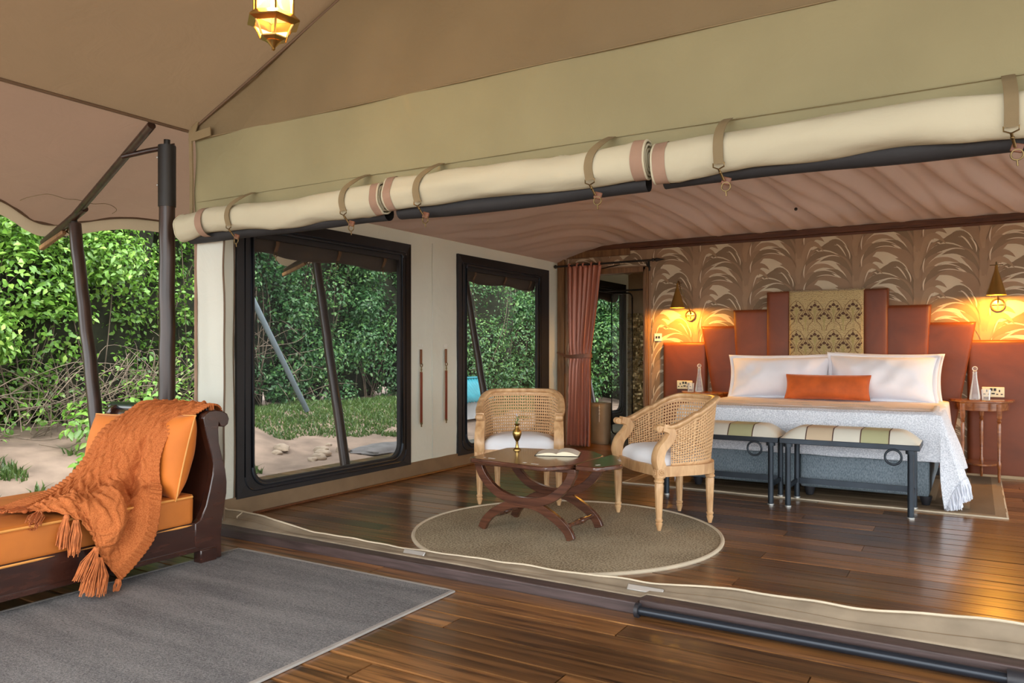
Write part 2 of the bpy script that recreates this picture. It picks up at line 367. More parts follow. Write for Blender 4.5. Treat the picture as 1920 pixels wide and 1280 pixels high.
# ---- cloth wall with window holes
def clothwall(b, x, y0, y1, z0, ztop, holes, amp=.011, dy=.06, dz=.08):
    ys = sorted(set([y0, y1]+[h[0] for h in holes]+[h[1] for h in holes])); 
    Y = []
    for a, c in zip(ys, ys[1:]):
        n = max(1, int((c-a)/dy)); Y += [a+(c-a)*i/n for i in range(n)]
    Y.append(y1); zs = sorted(set([0.0, 1.0]+[(h[2]-z0)/(2.18-z0) for h in holes]+[(h[3]-z0)/(2.18-z0) for h in holes])); Z = []
    for a, c in zip(zs, zs[1:]):
        n = max(1, int((c-a)*2.2/dz)); Z += [a+(c-a)*i/n for i in range(n)]
    Z.append(1.0); nv = len(Y); vs = []
    for t in Z:
        for yy in Y:
            zz = z0+(2.18-z0)*t if t < .93 else z0+(2.18-z0)*.93+(t-.93)/.07*(ztop(yy)-(z0+(2.18-z0)*.93))
            vs.append((x+amp*(nz(yy*3, zz*1.2)+.6*nz(yy*9+zz*5, zz*3-yy*4)), yy, zz))
    fs = []
    for j in range(len(Z)-1):
        for i in range(nv-1):
            yc, tc_ = (Y[i]+Y[i+1])/2, z0+(2.18-z0)*(Z[j]+Z[j+1])/2
            if any(h[0] < yc < h[1] and h[2] < tc_ < h[3] for h in holes): continue
            fs.append((j*nv+i, j*nv+i+1, (j+1)*nv+i+1, (j+1)*nv+i))
    b.add(vs, fs)
wtop = lambda yy: 2.22-.012*(yy-3.2) if yy < YB else 2.16
WIN = [(3.50, 5.30, .14, 2.03), (6.07, 7.86, .13, 2.03), (8.75, 10.15, .13, 2.03)]
b = MB(); clothwall(b, XW, 3.25, YB, .10, wtop, WIN[:2])
wall_left = struct(b.build('wall_left', M['wallc'], angle=80), 'pale canvas side wall with two screened windows')
b = MB(); b.grid(lambda u, v: (XW+.012+.006*nz(u*22, v*3)+.012*(1-v), 3.19+(YB-3.19)*u, -.0+.135*v+.004*nz(u*30)), 90, 3); b.build('mud_flap', M['mud'], wall_left)
b = MB(); b.tube([(XW+.03, 3.6+4.5*i/30, .006+.004*nz(i)) for i in range(31)], .012, 6); b.build('hem_rope', M['trimdark'], wall_left)
b = MB(); b.sweep([(XW+.012, 3.25, z) for i, z in enumerate((.02, 1.0, 1.95))], [(-.012, -.006), (.012, -.006), (.012, .006), (-.012, .006)]); b.build('edge_binding', M['tan'], wall_left)
for yy in (3.46, 5.66):
    b = MB(); b.tube([(XW+.006, yy+.01*nz(z*3), .1+2.0*z) for z in [k/20 for k in range(21)]], .0045, 6); b.build('seam', M['pipe'] if yy < 4 else M['wallc'], wall_left)

def rr(y0, y1, z0, z1, r, k=8, rt=None):
    P = []; rt = r if rt is None else rt
    for cy, cz, a0, q in ((y1-r, z0+r, -90, r), (y1-rt, z1-rt, 0, rt), (y0+rt, z1-rt, 90, rt), (y0+r, z0+r, 180, r)):
        P += [(cy+q*cos(radians(a0+90*i/k)), cz+q*sin(radians(a0+90*i/k))) for i in range(k+1)]
    return P
def ringframe(b, o, i, r, x0, x1, k=8):
    I = rr(*i, r, k, .02); cor = [(o[1], o[2]), (o[1], o[3]), (o[0], o[3]), (o[0], o[2])]; O = []
    for c in cor: O += [c]*(k+1)
    n = len(I)
    vs = [(x0,)+p for p in I]+[(x0,)+p for p in O]+[(x1,)+p for p in I]+[(x1,)+p for p in O]; fs = []
    for a in range(n):
        c = (a+1) % n
        fs += [(a, c, n+c, n+a)] if O[a] != O[c] else [(a, c, n+a)]
        fs += [(2*n+a, 3*n+a, 3*n+c, 2*n+c)] if O[a] != O[c] else [(2*n+a, 3*n+a, 2*n+c)]
        fs += [(a, 2*n+a, 2*n+c, c)]
        if O[a] != O[c]: fs += [(n+a, n+c, 3*n+c, 3*n+a)]
    b.add(vs, fs)
def window(k, o, i, strapys):
    b = MB(); ringframe(b, o, i, .11, XW-.012, XW+.022)
    w = struct(b.build('window_%d' % k, M['black'], bevel=.004), 'black bordered roll-up screen window %s' % ['nearest the daybed', 'behind the left cane armchair', 'in the washroom beyond the doorway'][k-1])
    b = MB(); P = [(XW+.03, p[0], p[1]) for p in rr(i[0]-.03, i[1]+.03, i[2]-.025, i[3]+.05, .13, 8, .03)]; b.tube(P, .011, 8, closed=True); b.build('zip_cord', M['iron'], w)
    b = MB(); P = [(XW+.022, p[0], p[1]) for p in rr(i[0]-.085, i[1]+.085, i[2]-.055, i[3]+.07, .10, 8, .02)]; b.tube(P, .006, 6, closed=True); b.build('zip_cord', M['barblue'], w)
    b = MB(); b.add([(XW, p[0], p[1]) for p in rr(*[i[0]-.02, i[1]+.02, i[2]-.02, i[3]+.02], .11, 8, .02)], [tuple(range(36))]); b.build('mesh_screen', M['screen'], w)
    # storm blind rolled up on the outside
    b = MB(); zc = 1.92
    def roll(u, v):
        a = 2*pi*u; rr_ = .075*(1+.08*nz(v*9, cos(a), sin(a)))
        return (XW-.10+rr_*cos(a)*.7, i[0]-.08+(i[1]-i[0]+.16)*v, zc-.02+rr_*1.25*sin(a)+.012*sin(v*pi*4))
    b.grid(roll, 16, 40, closeu=True); bl = b.build('rolled_blind', M['blind'], w)
    for yy in strapys:
        b = MB(); b.sweep([(XW-.04, yy, 2.05), (XW-.018, yy+.004, 1.96), (XW-.022, yy+.012, 1.88), (XW-.05, yy+.016, 1.83)], [(-.016, -.002), (.016, -.002), (.016, .002), (-.016, .002)], up=(1, 0, .2)); b.build('strap', M['trimwood'], bl)
        b = MB(); b.torus((XW-.05, yy+.016, 1.81), .016, .003, 'x', 14, 6); b.rod((XW-.05, yy+.016, 1.795), (XW-.05, yy+.02, 1.765), .004, 6); b.build('clip', M['abrass'], bl)
    return w
window(1, (3.47, 5.33, .12, 2.05), (3.62, 5.17, .215, 1.90), (3.85, 4.48, 5.02))
window(2, (6.05, 7.88, .11, 2.05), (6.20, 7.60, .205, 1.90), (6.40, 6.98, 7.52))
window(3, (8.72, 10.18, .11, 2.05), (8.85, 10.0, .30, 1.90), (9.2, 9.8))
# ---- back wall, washroom behind it
DX0, DX1, DZ = -3.92, -3.16, 2.03
b = MB(); 
b.bx(XW, DX0, YB, YB+.10, 0, 2.46); b.bx(DX1, 2.9, YB, YB+.10, 0, 2.46); b.bx(DX0, DX1, YB, YB+.10, DZ, 2.46)
wall_back = struct(b.build('wall_back', plain('wallpaper_ground', (.33, .21, .125), .7, var=.06), smooth=False), 'back wall papered with arching leaves')
b = MB(); b.bx(XW-.02, -2.9, 10.30, 10.4, 0, 3.2); wb = struct(b.build('wall_washroom', M['kraft'], smooth=False))
b = MB(); b.bx(-3.0, -2.9, YB+.1, 11.3, 0, 3.2); struct(b.build('wall_washroom_side', M['kraft'], smooth=False))
b = MB(); clothwall(b, XW, YB, 11.3, 0.0, lambda y_: 2.4, WIN[2:]); struct(b.build('wall_washroom_left', M['wallc'], angle=80))
b = MB(); b.grid(lambda u, v: (XW+1.4*u, YB+3.2*v, 2.2+.35*u), 6, 6); struct(b.build('ceiling_washroom', M['liner']))
b = MB(); b.bx(XW, -2.9, 9.05, 11.4, -.012, -.004); struct(b.build('floor_washroom', M['plank'], smooth=False))
# woven bark wall in the washroom (thin strips laid in courses)
b = MB(); random.seed(3)
for r_ in range(56):
    z = .04+r_*.029; x = XW+.01
    while x < -3.0:
        L = random.uniform(.018, .05); b.box((x+L/2, 10.265+random.uniform(-.01, .01), z), (L*.92, .016, .026), Matrix.Rotation(random.uniform(-.35, .35), 3, 'X') @ Matrix.Rotation(random.uniform(-.25, .25), 3, 'Z')); x += L
bark = b.build('woven_screen_wall', plain('bark_strips', (.42, .29, .12), .3, .45, var=.5, nscale=14), smooth=False); tag(bark, 'glossy brown shingled screen wall inside the washroom', 'screen'); 
# wallpaper: printed leaf shapes, a 0.53 m repeat
def blade(b, A, C, B, w, mi, lay, cxx, t0=0.0, t1=1.0, side=0.0):
    A, C, B = Vector(A), Vector(C), Vector(B); n = 10; L = []; R = []; bx_ = A.x
    for i in range(n+1):
        tt = i/n; t = t0+(t1-t0)*tt; p = A*(1-t)**2+C*2*t*(1-t)+B*t*t; d = ((C-A)*(1-t)+(B-C)*t).normalized(); q = Vector((-d.y, d.x))
        ww = w*(min(1, .35+1.4*tt) if tt < .46 else 1.0)*(min(1, (1-tt)/.42)**.7) if side == 0 else w*sin(pi*tt)**.8
        L.append(p+q*(ww/2+side)); R.append(p+q*(side-ww/2))
    P = []
    for p in L+R:
        x, z = p
        if not (XW+.02 < x < 2.88): return
        z = min(max(z, 0.0), 2.30)
        if z < DZ+.05 and DX0-.06 < x < DX1+.065: x = DX0-.055 if bx_ < (DX0+DX1)/2 else DX1+.06
        if bx_ > DX1 and x < DX1+.06 and z < DZ+.05: x = DX1+.06
        P.append((x, YB-.0015-lay*.00012, z))
    if DX0-.06 < bx_ < DX1+.06 and max(p[2] for p in P) < DZ+.06: return
    b.add(P, [(i, i+1, n+2+i, n+1+i) for i in range(n)], mi)
random.seed(12)
motif = []
for lv in range(5, -1, -1):
    for side in (1, -1):
        z = lv*.1+(.05 if side > 0 else 0)+random.uniform(-.015, .015); r = lambda a, c: random.uniform(a, c)
        A = (side*.24, z-.08); C = (side*r(.10, .20), z+r(.20, .34)); B = (side*r(-.15, .08), z+r(.03, .19)); w = r(.040, .078)
        A2 = (side*.25, z-.02); C2 = (side*.20, z+r(.15, .2)); B2 = (side*r(.05, .12), z+r(.19, .24))
        motif.append((A2, C2, B2, r(.04, .055), 2, 0, 1, 0)); motif.append((A2, C2, B2, .016, 3, .30, .92, side*.026))
        motif.append((A, C, B, w, random.choice((1, 1, 4, 2)), 0, 1, 0)); motif.append((A, C, B, .013, 3, .15, .62, side*(w*.5+.004)))
        if random.random() < .5: motif.append((A, C, B, .009, 3, .55, .95, -side*(w*.42)))
for lv in range(3):
    for side in (1, -1):
        z = lv*.167+.04; 
        if random.random() < .6: motif.append(((side*.21, z-.03), (side*.225, z+.04), (side*r(.15, .20), z+r(.08, .13)), .012, 3, 0, 1, .0001))
        motif.append(((side*.262, z-.08), (side*.285, z+.06), (side*.235, z+.15), .062, random.choice((2, 4)), 0, 1, 0))
b = MB()
for cxi in range(-9, 7):
    cx = -1.27+cxi*.53
    if XW+.2 < cx < 2.7:
        for z0, z1 in (((0, 2.30),) if not DX0-.2 < cx < DX1+.16 else ((DZ+.05, 2.30),)):
            P = []; n = 30
            for k in range(n+1): P.append((cx-.135+.02*nz(k*.9, cxi), YB-.001, z0+(z1-z0)*k/n))
            for k in range(n+1): P.append((cx+.135+.02*nz(k*.9, cxi+40), YB-.001, z0+(z1-z0)*k/n))
            b.add(P, [(k, n+1+k, n+2+k, k+1) for k in range(n)], 0)
    for zi in range(-1, 6):
        zo = zi*.5+(.25 if cxi % 2 else 0)
        for q, (A, C, B, w, mi, t0, t1, sd_) in enumerate(motif): blade(b, (cx+A[0], zo+A[1]), (cx+C[0], zo+C[1]), (cx+B[0], zo+B[1]), w, mi, 1+q*.8, cx, t0, t1, sd_)
# pale ground beside the door
b.add([(DX1+.06, YB-.0011, 0), (DX1+.21, YB-.0011, 0), (DX1+.21, YB-.0011, 2.0), (DX1+.06, YB-.0011, 2.0)], [(0, 1, 2, 3)], 0)
pm = [plain('paper_cream', (.66, .56, .39), .75, var=.04), plain('paper_taupe', (.25, .17, .10), .75, var=.06), plain('paper_brown', (.33, .215, .13), .75, var=.06), plain('paper_pale', (.70, .58, .42), .75, var=.04), plain('paper_tan', (.38, .25, .15), .75, var=.06)]
b.build('wallpaper', pm, wall_back, smooth=False)
b = MB(); b.bx(XW+.02, 2.9, YB-.035, YB, 2.275, 2.335); b.bx(XW+.02, 2.9, YB-.02, YB, 2.25, 2.275); struct(b.build('trim_1', M['trimdark'], bevel=.004))
b = MB(); b.bx(XW+.04, -3.35, YB-.03, YB, 2.20, 2.28); struct(b.build('trim_2', M['trimwood'], bevel=.004))
b = MB(); b.bx(XW+.01, XW+.10, YB-.05, YB, 0, 2.20); struct(b.build('trim_3', M['trimwood'], bevel=.006))
b = MB()
for x in (DX0, DX1): b.bx(x-.03, x+.03, YB-.03, YB+.11, 0, DZ+.03); b.bx(x-.012, x+.012, YB-.04, YB-.03, 0, DZ)
b.bx(DX0, DX1, YB-.03, YB+.11, DZ-.03, DZ+.03)
struct(b.build('door_1', M['trimwood'], bevel=.004), 'timber frame of the washroom doorway')
b = MB(); b.bx(-2.98, 2.9, YB-.16, YB-.13, 0, .025); struct(b.build('baseboard_back', M['kraft'], smooth=False))
# right wall, out of frame, big openings added to let daylight in
b = MB(); clothwall(b, 2.92, 3.19, YB, 0.0, lambda y_: 2.25, [(3.6, 5.3, .3, 2.0), (6.0, 7.8, .3, 2.0)]); struct(b.build('wall_right', M['wallc'], angle=80))
# ---- inner ceiling (liner): hipped, with radiating pleats
def liner_z(x, y_):
    a = 2.33+(YB-y_)*.36; c = 2.16+(x-XW)*.42; d = 2.2+(2.92-x)*.42; k = 14
    z = -math.log(exp(-k*a)+exp(-k*c)+exp(-k*d)+exp(-k*3.75))/k
    return min(z, a, c+.0)
def linerp(u, v):
    x = XW+.005+7.18*u; y_ = 3.26+(YB-3.26)*v; z = liner_z(x, y_)
    fade = min(1, (YB-y_)/.15, max(0, (x-XW)/.12))
    s_ = (x+.9+(YB-y_)*.55)*1.0
    pl = .034*sin(s_*15+2.2*nz(x*1.2, y_*.8))+.026*sin(s_*33+3*nz(x*2, y_))+.02*nz(x*2.5, y_*1.1)
    pl *= .35+.65*min(1, max(0, (x+3.6)/1.2))
    edge = .05*exp(-((YB-y_)/.3)**2)
    return (x, y_, z+pl*fade-.0*edge)
b = MB(); b.grid(linerp, 240, 90); ceiling = struct(b.build('ceiling', M['liner'], angle=80), 'pleated mauve canvas ceiling lining of the bedroom')
b = MB(); b.ball((-1.48, 7.72, liner_z(-1.48, 7.72)-.01), .016, 10); b.build('ceiling_eyelet', M['dark'], ceiling)
# ---- fly roof over the veranda
EX, EZ, SL = -4.40, 2.555, .458
def flyp(u, v):
    x = EX+3.6*u; y_ = -2.2+14.0*v
    sag = -.05*sin(pi*u)*(1+.4*nz(y_*.6)) ; return (x, y_, EZ+SL*(x-EX)+sag+.006*nz(x*2, y_*2)+.012*sin(pi*u)*sin(y_*2.1))
b = MB(); b.grid(flyp, 40, 110); b.grid(lambda u, v: (-.8+3.7*u, -2.2+14.0*v, 4.204-1.65*u-.05*sin(pi*u)), 20, 40)
roof = struct(b.build('roof_fly', M['fly'], angle=80), 'taupe fly sheet sloping up over the veranda')
posts = [-1.68, .78, 3.22, 5.66, 8.33, 11.5]
def pk(y_): return max(exp(-((y_-p)/.34)**2) for p in posts)
def edge(y_):
    k = pk(y_); return -5.86-.27*k, 2.21-.115*k
def skirtp(u, v):
    y_ = -2.2+14.0*v; ex, ez = edge(y_); x = EX+(ex-EX)*u
    return (x, y_, EZ+(ez-EZ)*u-.05*sin(pi*u)*(1-.95*min(1, 1.6*pk(y_)))+.008*nz(x*3, y_*2)+.010*pk(y_)*u*sin(30*(y_)))
b = MB(); b.grid(skirtp, 24, 340); skirt = struct(b.build('roof_skirt', M['skirt'], angle=80), 'brown canvas eave skirt pulled out over the leaning posts')
def hemp(u, v):
    y_ = -2.2+14.0*v; ex, ez = edge(y_); return (ex-.03*u, y_, ez-.095*u+.006*nz(y_*9, u))
b = MB(); b.grid(hemp, 3, 340); b.build('scalloped_valance', M['hem'], skirt)
b = MB(); b.tube([(lambda e: (e[0], y_, e[1]))(edge(y_)) for y_ in [-2.2+14*k/340 for k in range(341)]], .011, 6); b.build('edge_binding', M['pipe'], skirt)
b = MB(); b.tube([(EX, -2.2+14*k/60, EZ-.006) for k in range(61)], .011, 6); b.build('eave_binding', M['pipe'], skirt)
for p in posts[1:4]:                    # half-round reinforcing patch stitched round each post head
    b = MB(); b.tube([(lambda q: (q[0], q[1], q[2]-.004))(skirtp((-5.98-EX+.34*sin(pi*k/24))/(edge(p)[0]-EX), (p+.34*cos(pi*k/24)+2.2)/14)) for k in range(25)], .0022, 5); b.build('reinforcing_seam', M['strap'], skirt)
# ---- front partition: gable cloth above the opening
def gab(u, v):
    x = EX+.03+7.2*u; top = min(EZ+SL*(x-EX), 4.20+.458*(-.8-x)) if x > -.8 else EZ+SL*(x-EX)
    z = 1.93+(top-1.93)*v; d = .012*nz(x*1.4, z*1.7)+.010*sin((x*.8+z*1.6)*5.0+2*nz(x, z))*min(1, v*3)*(.4+.6*nz(x*.7, 3))
    return (x, YT-.01+d, z)
M['gable_shaded'] = canvas('gable_canvas_shaded', (.215, .162, .090), .10, (.4, .33, .2), .12)  # upper gable: dimmer, warmer light painted into the canvas colour
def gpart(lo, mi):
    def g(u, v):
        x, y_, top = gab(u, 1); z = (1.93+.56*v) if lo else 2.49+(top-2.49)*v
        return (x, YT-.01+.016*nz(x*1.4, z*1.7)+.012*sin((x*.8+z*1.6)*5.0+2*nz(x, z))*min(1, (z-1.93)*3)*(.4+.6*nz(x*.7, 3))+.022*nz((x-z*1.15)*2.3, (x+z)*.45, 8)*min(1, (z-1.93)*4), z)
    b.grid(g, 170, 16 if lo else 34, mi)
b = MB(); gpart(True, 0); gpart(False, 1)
gable = struct(b.build('wall_front', [M['gable'], M['gable_shaded']], angle=80), 'greenish canvas gable above the rolled front flaps')
def onwall(x, z): return YT-.024+.012*nz(x*1.4, z*1.7)
for nm, z, r_ in (('gable_seam', 2.49, .0045), ('strap_seam', 2.085, .0025)):
    b = MB(); b.tube([(x, YT-.018+.012*nz(x*1.4, z*1.7), z) for x in [EX+.06+6.6*k/80 for k in range(81)]], r_, 6); b.build(nm, M['strap'] if r_ > .003 else M['gable'], gable)
b = MB(); b.sweep([(EX+.03, YT-.03, 1.95), (EX+.03, YT-.03, 2.25), (EX+.02, YT-.03, EZ)], [(-.014, -.006), (.014, -.006), (.014, .006), (-.014, .006)], up=(0, 1, 0)); b.build('corner_binding', M['strap'], gable)
b = MB(); b.tube([(EX+k*.09, YT-.02, EZ+SL*k*.09-.05*sin(pi*k*.09/3.6)-.008) for k in range(41)], .009, 6); b.build('rake_binding', M['pipe'], gable)
b = MB(); R_ = Matrix.Rotation(radians(-4), 3, 'Y'); b.box((EX+.14, YT-.035, EZ-.045), (.17, .006, .055), R_); b.box((EX+.055, YT-.034, EZ-.01), (.05, .006, .13), Matrix.Rotation(radians(25), 3, 'Y')); b.build('corner_patch', M['strap'], gable)
b = MB(); b.grid(lambda u, v: (-4.335+(.275+.04*(1-v))*u, YT-.02-.035*(1-v)*u+.010*nz(u*3, v*5)+.008*sin(u*6+v*3), .06+1.77*v), 10, 40); sr = b.build('side_return', M['wallc'], gable, angle=80)
b = MB(); b.tube([(-4.06+.04*(1-v)+.004*nz(v*9), YT-.022-.035*(1-v)+.012*nz(3, v*5), .06+1.77*v) for v in [k/30 for k in range(31)]], .006, 6); b.build('zip_edge', M['pipe'], sr)
b = MB(); b.tube([(-4.338, YT-.022, .06+1.77*k/20) for k in range(21)], .010, 6); b.build('edge_binding', M['tan'], sr)
# ---- threshold
b = MB(); b.bx(-4.34, -1.27, 3.165, 3.262, -.075, .018); b.bx(-1.262, 3.0, 3.165, 3.262, -.075, .034)
sill = struct(b.build('trim_4', M['sill'], bevel=.006), 'dark timber sill between veranda and bedroom')
pts = [(-4.26, .10), (-4.2, .078), (-3.98, .077), (-3.37, .026), (-2.72, .022), (-1.90, .037), (-1.33, .05), (-.85, .085), (-.42, .086), (.03, .122), (.6, .14), (1.6, .10), (2.9, .08)]
def flapz(x):
    for (a, za), (c, zc) in zip(pts, pts[1:]):
        if x <= c: t = (x-a)/(c-a); t = t*t*(3-2*t); return za+(zc-za)*t
    return pts[-1][1]
def flapp(u, v):
    x = -4.26+7.1*u; zt = flapz(x)+.006*nz(x*6); base = .020 if x < -1.27 else .036
    y_ = 3.24+.11*v+.012*nz(x*3.2, v*2)*v; return (x, y_, base+(zt-base)*v**1.3+.012*sin(pi*v)*nz(x*2.3, v*3, 4))
b = MB(); b.grid(flapp, 260, 8)
flap = struct(b.build('trim_5', M['flap'], angle=80, solid=.004), 'beige canvas threshold flap hanging along the sill')
b = MB(); b.tube([(lambda q: (q[0], q[1], q[2]+.003))(flapp(k/200, 1)) for k in range(201)], .006, 6); b.build('flap_piping', M['rugedge'], flap)
b = MB(); b.grid(lambda u, v: (lambda q: (q[0], q[1]-.004, q[2]+.004))(flapp(u, .45+.02*v)), 200, 1); b.build('flap_fold', M['mud'], flap)
for x, L in ((-2.60, .14), (-1.28, .17)):
    q = flapp((x+4.26)/7.1, .6); b = MB(); b.box((x, q[1]-.02, q[2]+.008), (L, .012, .028), Matrix.Rotation(-.6, 3, 'X')); b.build('tin_plate', M['steel'], flap, bevel=.003)
b = MB(); P = flapp(.03, 1); b.tube([P, (P[0]+.005, P[1]-.05, P[2]-.02), (P[0]+.03, P[1]-.06, P[2]-.06)], .004, 5); b.build('flap_tie', M['rugedge'], flap)
bar = thing('screen_bar', 'black metal tube lying along the sill at the lower right', 'bar', (-1.25, 3.13, VZ))
b = MB(); b.rod((-1.25, 3.13, -.002), (2.4, 3.13, .0), .019, 16); b.build('tube', M['barblue'], bar)
b = MB(); b.rod((-1.262, 3.13, -.002), (-1.245, 3.13, -.002), .032, 16); b.build('end_cap', M['blackfoot'], bar)
b = MB(); b.rod((.09, 3.13, -.001), (.30, 3.13, -.001), .032, 16); b.build('collar', M['blackfoot'], bar)

# ================================================================== ROLLED FRONT FLAPS
def rollflap(label, x0, x1, seed, band0=.07, band1=.07):
    t = thing('rolled_flap', label, 'tent flap', (x0, 3.14, 1.83), group='rolled canvas flaps above the opening')
    def prof(x, a, r0=1.0):
        e = min((x-x0), (x1-x)); r = (.078+.010*nz(x*1.6, seed)+.012*nz(x*4, cos(a)*1.3, sin(a)*1.3+seed))*r0*(1.0 if e > .0 else 1)
        zc = 1.925+.016*nz(x*1.1, seed*3)-.022*exp(-((x+3.25)/.30)**2)-.03*exp(-((x+4.33)/.2)**2); yc = 3.12
        tuck = .022*max(0, sin(a*1.0+3.3))*nz(x*2.2, seed+5)+.016*max(0, 1-abs(nz(x*2.4+a*.55, a*.6, seed+9))*7)*max(0, nz(x*.9, seed+11, a*.4)+.2)
        return (x, yc+r*cos(a)*.88, zc+(r+tuck)*sin(a))
    b = MB(); n = int((x1-x0)*60)
    b.grid(lambda u, v: prof(x0+(x1-x0)*v, 2*pi*u), 28, n, closeu=True)
    for xe in (x0, x1):                 # spiral of layers in the roll's end
        for k in range(4):
            r_ = 1-.22*k; b.sweep([prof(xe+(-.002 if xe == x0 else .002)*k, 2*pi*j/24, r_) for j in range(24)], [(-.004, -.004), (.004, -.004), (.004, .004), (-.004, .004)], up=(1, 0, 0), closed=True)
    b.build('canvas_roll', M['cream'], t, angle=70)
    for xe, bw in ((x0+.004, band0), (x1-bandw(band1)-.004, band1)):
        if not bw: continue
        b = MB(); b.grid(lambda u, v: prof(xe+bw*v, 2*pi*u, 1.035), 28, 2, closeu=True); b.build('end_band', M['tan'], t)
    # black mesh screen rolled inside, hanging just below the canvas
    b = MB()
    def blk(u, v):
        x = x0+.02+(x1-x0-.04)*v; a = 2*pi*u; r_ = .040+.008*nz(x*2, seed); return (x, 3.175+r_*cos(a), 1.845+.010*nz(x*1.3, seed+2)+.02*nz(x*.7, seed)+r_*sin(a))
    b.grid(blk, 14, n//2, closeu=True); b.build('screen_roll', M['black'], t)
    return t
def bandw(w): return w
rollflap('left rolled cream canvas flap, tied up at the corner of the tent', -4.335, -2.66, 1.3, .0, .05)
rollflap('middle rolled cream canvas flap hanging below the gable seam', -2.62, -1.20, 4.1, .05, .055)
rollflap('right rolled cream canvas flap above the bed side of the opening', -1.165, 2.4, 7.7, .055, 0)
t_ = [o for o in COL.objects if o.name.startswith('rolled_flap')][0]
b = MB(); b.grid(lambda u, v: (-4.12+.06*v, 3.12+.086*cos(2*pi*u)*.9, 1.917+.089*sin(2*pi*u)), 28, 2, closeu=True); b.build('middle_band', M['tan'], t_)
names = ['leftmost olive strap and brass clip holding up the rolled flap', 'second olive strap from the left on the rolled flap', 'third olive strap from the left, right of the first tan joint', 'fourth olive strap from the left, just left of the wide tan joint', 'fifth olive strap from the left, right of the wide tan joint', 'rightmost wide olive strap on the rolled flap']
for k, x in enumerate((-3.78, -2.86, -2.36, -1.41, -.885, .095)):
    t = thing('roll_strap', names[k], 'strap', (x, 3.1, 2.08), group='straps holding the rolled flaps')
    lean = -.03 if k < 4 else .004; w = .020 if k < 5 else .021
    P = [(x, YT-.03, 2.085), (x+lean*.3, 3.13, 2.045), (x+lean, 3.06, 1.985), (x+lean*1.3, 3.042, 1.925), (x+lean*1.2, 3.055, 1.865)]
    b = MB(); b.sweep(cat(P, 5), [(-w, -.0015), (w, -.0015), (w, .0015), (-w, .0015)], up=(0, -1, .4)); b.build('webbing', M['strap'], t)
    q = Vector(P[-1]); e = .012
    b = MB(); b.tube([q+Vector((-.022, 0, .004)), q+Vector((-.022, 0, -.012)), q+Vector((0, 0, -.022)), q+Vector((.022, 0, -.012)), q+Vector((.022, 0, .004))], .003, 6)
    b.rod(q+Vector((0, 0, -.02)), q+Vector((.012, .03, -.062)), .005, 8); b.ball(q+Vector((.004, .01, -.034)), .007, 8); b.build('snap_hook', M['abrass'], t)
    c = q+Vector((.018, .045, -.062))
    b = MB(); b.box(c, (.036, .012, .030), Matrix.Rotation(.3, 3, 'Y')); b.build('leather_tab', M['leather'], t, bevel=.003)
    b = MB(); b.torus(c+Vector((.0, -.004, -.024)), .018, .003, 'y', 16, 6); b.rod(c+Vector((0, -.004, -.04)), c+Vector((.002, -.004, -.062)), .003, 6); b.build('ring', M['abrass'], t)

# ================================================================== POSTS
def pole(name, label, a, b_, r, cat_, group=None):
    a, b_ = Vector(a), Vector(b_); t = thing(name, label, cat_, a, group=group)
    m = MB(); n = 22; P = [a.lerp(b_, i/(n-1))+Vector((.006*nz(i*.4, a.y), .006*nz(i*.5, a.y, 4), 0)) for i in range(n)]
    m.tube(P, r, 16, scale=lambda q: 1.05-.12*q+.03*nz(q*9, a.y)); m.build('pole', M['pole'], t); return t
t = pole('corner_post', 'thick dark timber post behind the daybed, upright', (-4.54, 3.15, VZ-.02), (-4.54, 3.15, 2.43), .052, 'post')
b = MB(); b.rod((-4.54, 3.15, 2.06), (-4.54, 3.15, 2.46), .055, 20); b.rod((-4.54, 3.15, 2.46), (-4.54, 3.15, 2.50), .020, 12); b.build('steel_sleeve', M['dark'], t)
for z in (2.20, 2.38):
    b = MB(); b.ball((-4.575, 3.105, z), .008, 8); b.build('bolt', M['steel'], t)
plab = ['leaning dark timber post left of the upright one, behind the daybed', 'leaning dark timber post seen through the nearer window', 'leaning dark timber post seen through the farther window', 'leaning dark timber post seen through the washroom doorway']
for k, p in enumerate(posts[2:6]):
    xt = -5.74; t = pole('leaning_post', plab[k], (-5.33, p, VZ-.02), (xt, p, 2.06), .047, 'post', 'leaning posts under the eave')
    b = MB(); b.tube([(xt+.015, p, 2.0), (xt-.005, p, 2.06), (xt-.012, p, 2.10)], .024, 10); b.build('steel_pin', M['dark'], t)
    y0 = p-.26
    b = MB(); b.rod((-4.42, y0, 2.53), (-5.72, p-.01, 2.12), .026, 12); b.rod((-5.58, p-.02, 2.16), (-6.20, p+.02, 1.955), .030, 12); b.build('eave_strut', M['pole'], t)
    b = MB(); b.tube([(-4.78, y0+.03, 2.385), (-4.66, (y0+p)/2, 2.43), (-4.54, p-.01, 2.475)], .017, 10); b.build('strut_brace', M['pole'], t)
    b = MB(); b.box((-6.06, p+.01, 1.965), (.34, .035, .035), Matrix.Rotation(radians(-18), 3, 'Y')); b.build('strut_tip', M['trimwood'], t, bevel=.006)
    b = MB(); b.tube([(-5.80, p+.03, 2.06), (-5.90, p+.035, 2.03), (-5.95, p+.03, 1.99)], .006, 6); b.torus((-5.88, p+.035, 2.03), .022, .005, 'y', 14, 6); b.build('lashing', M['abrass'], t)

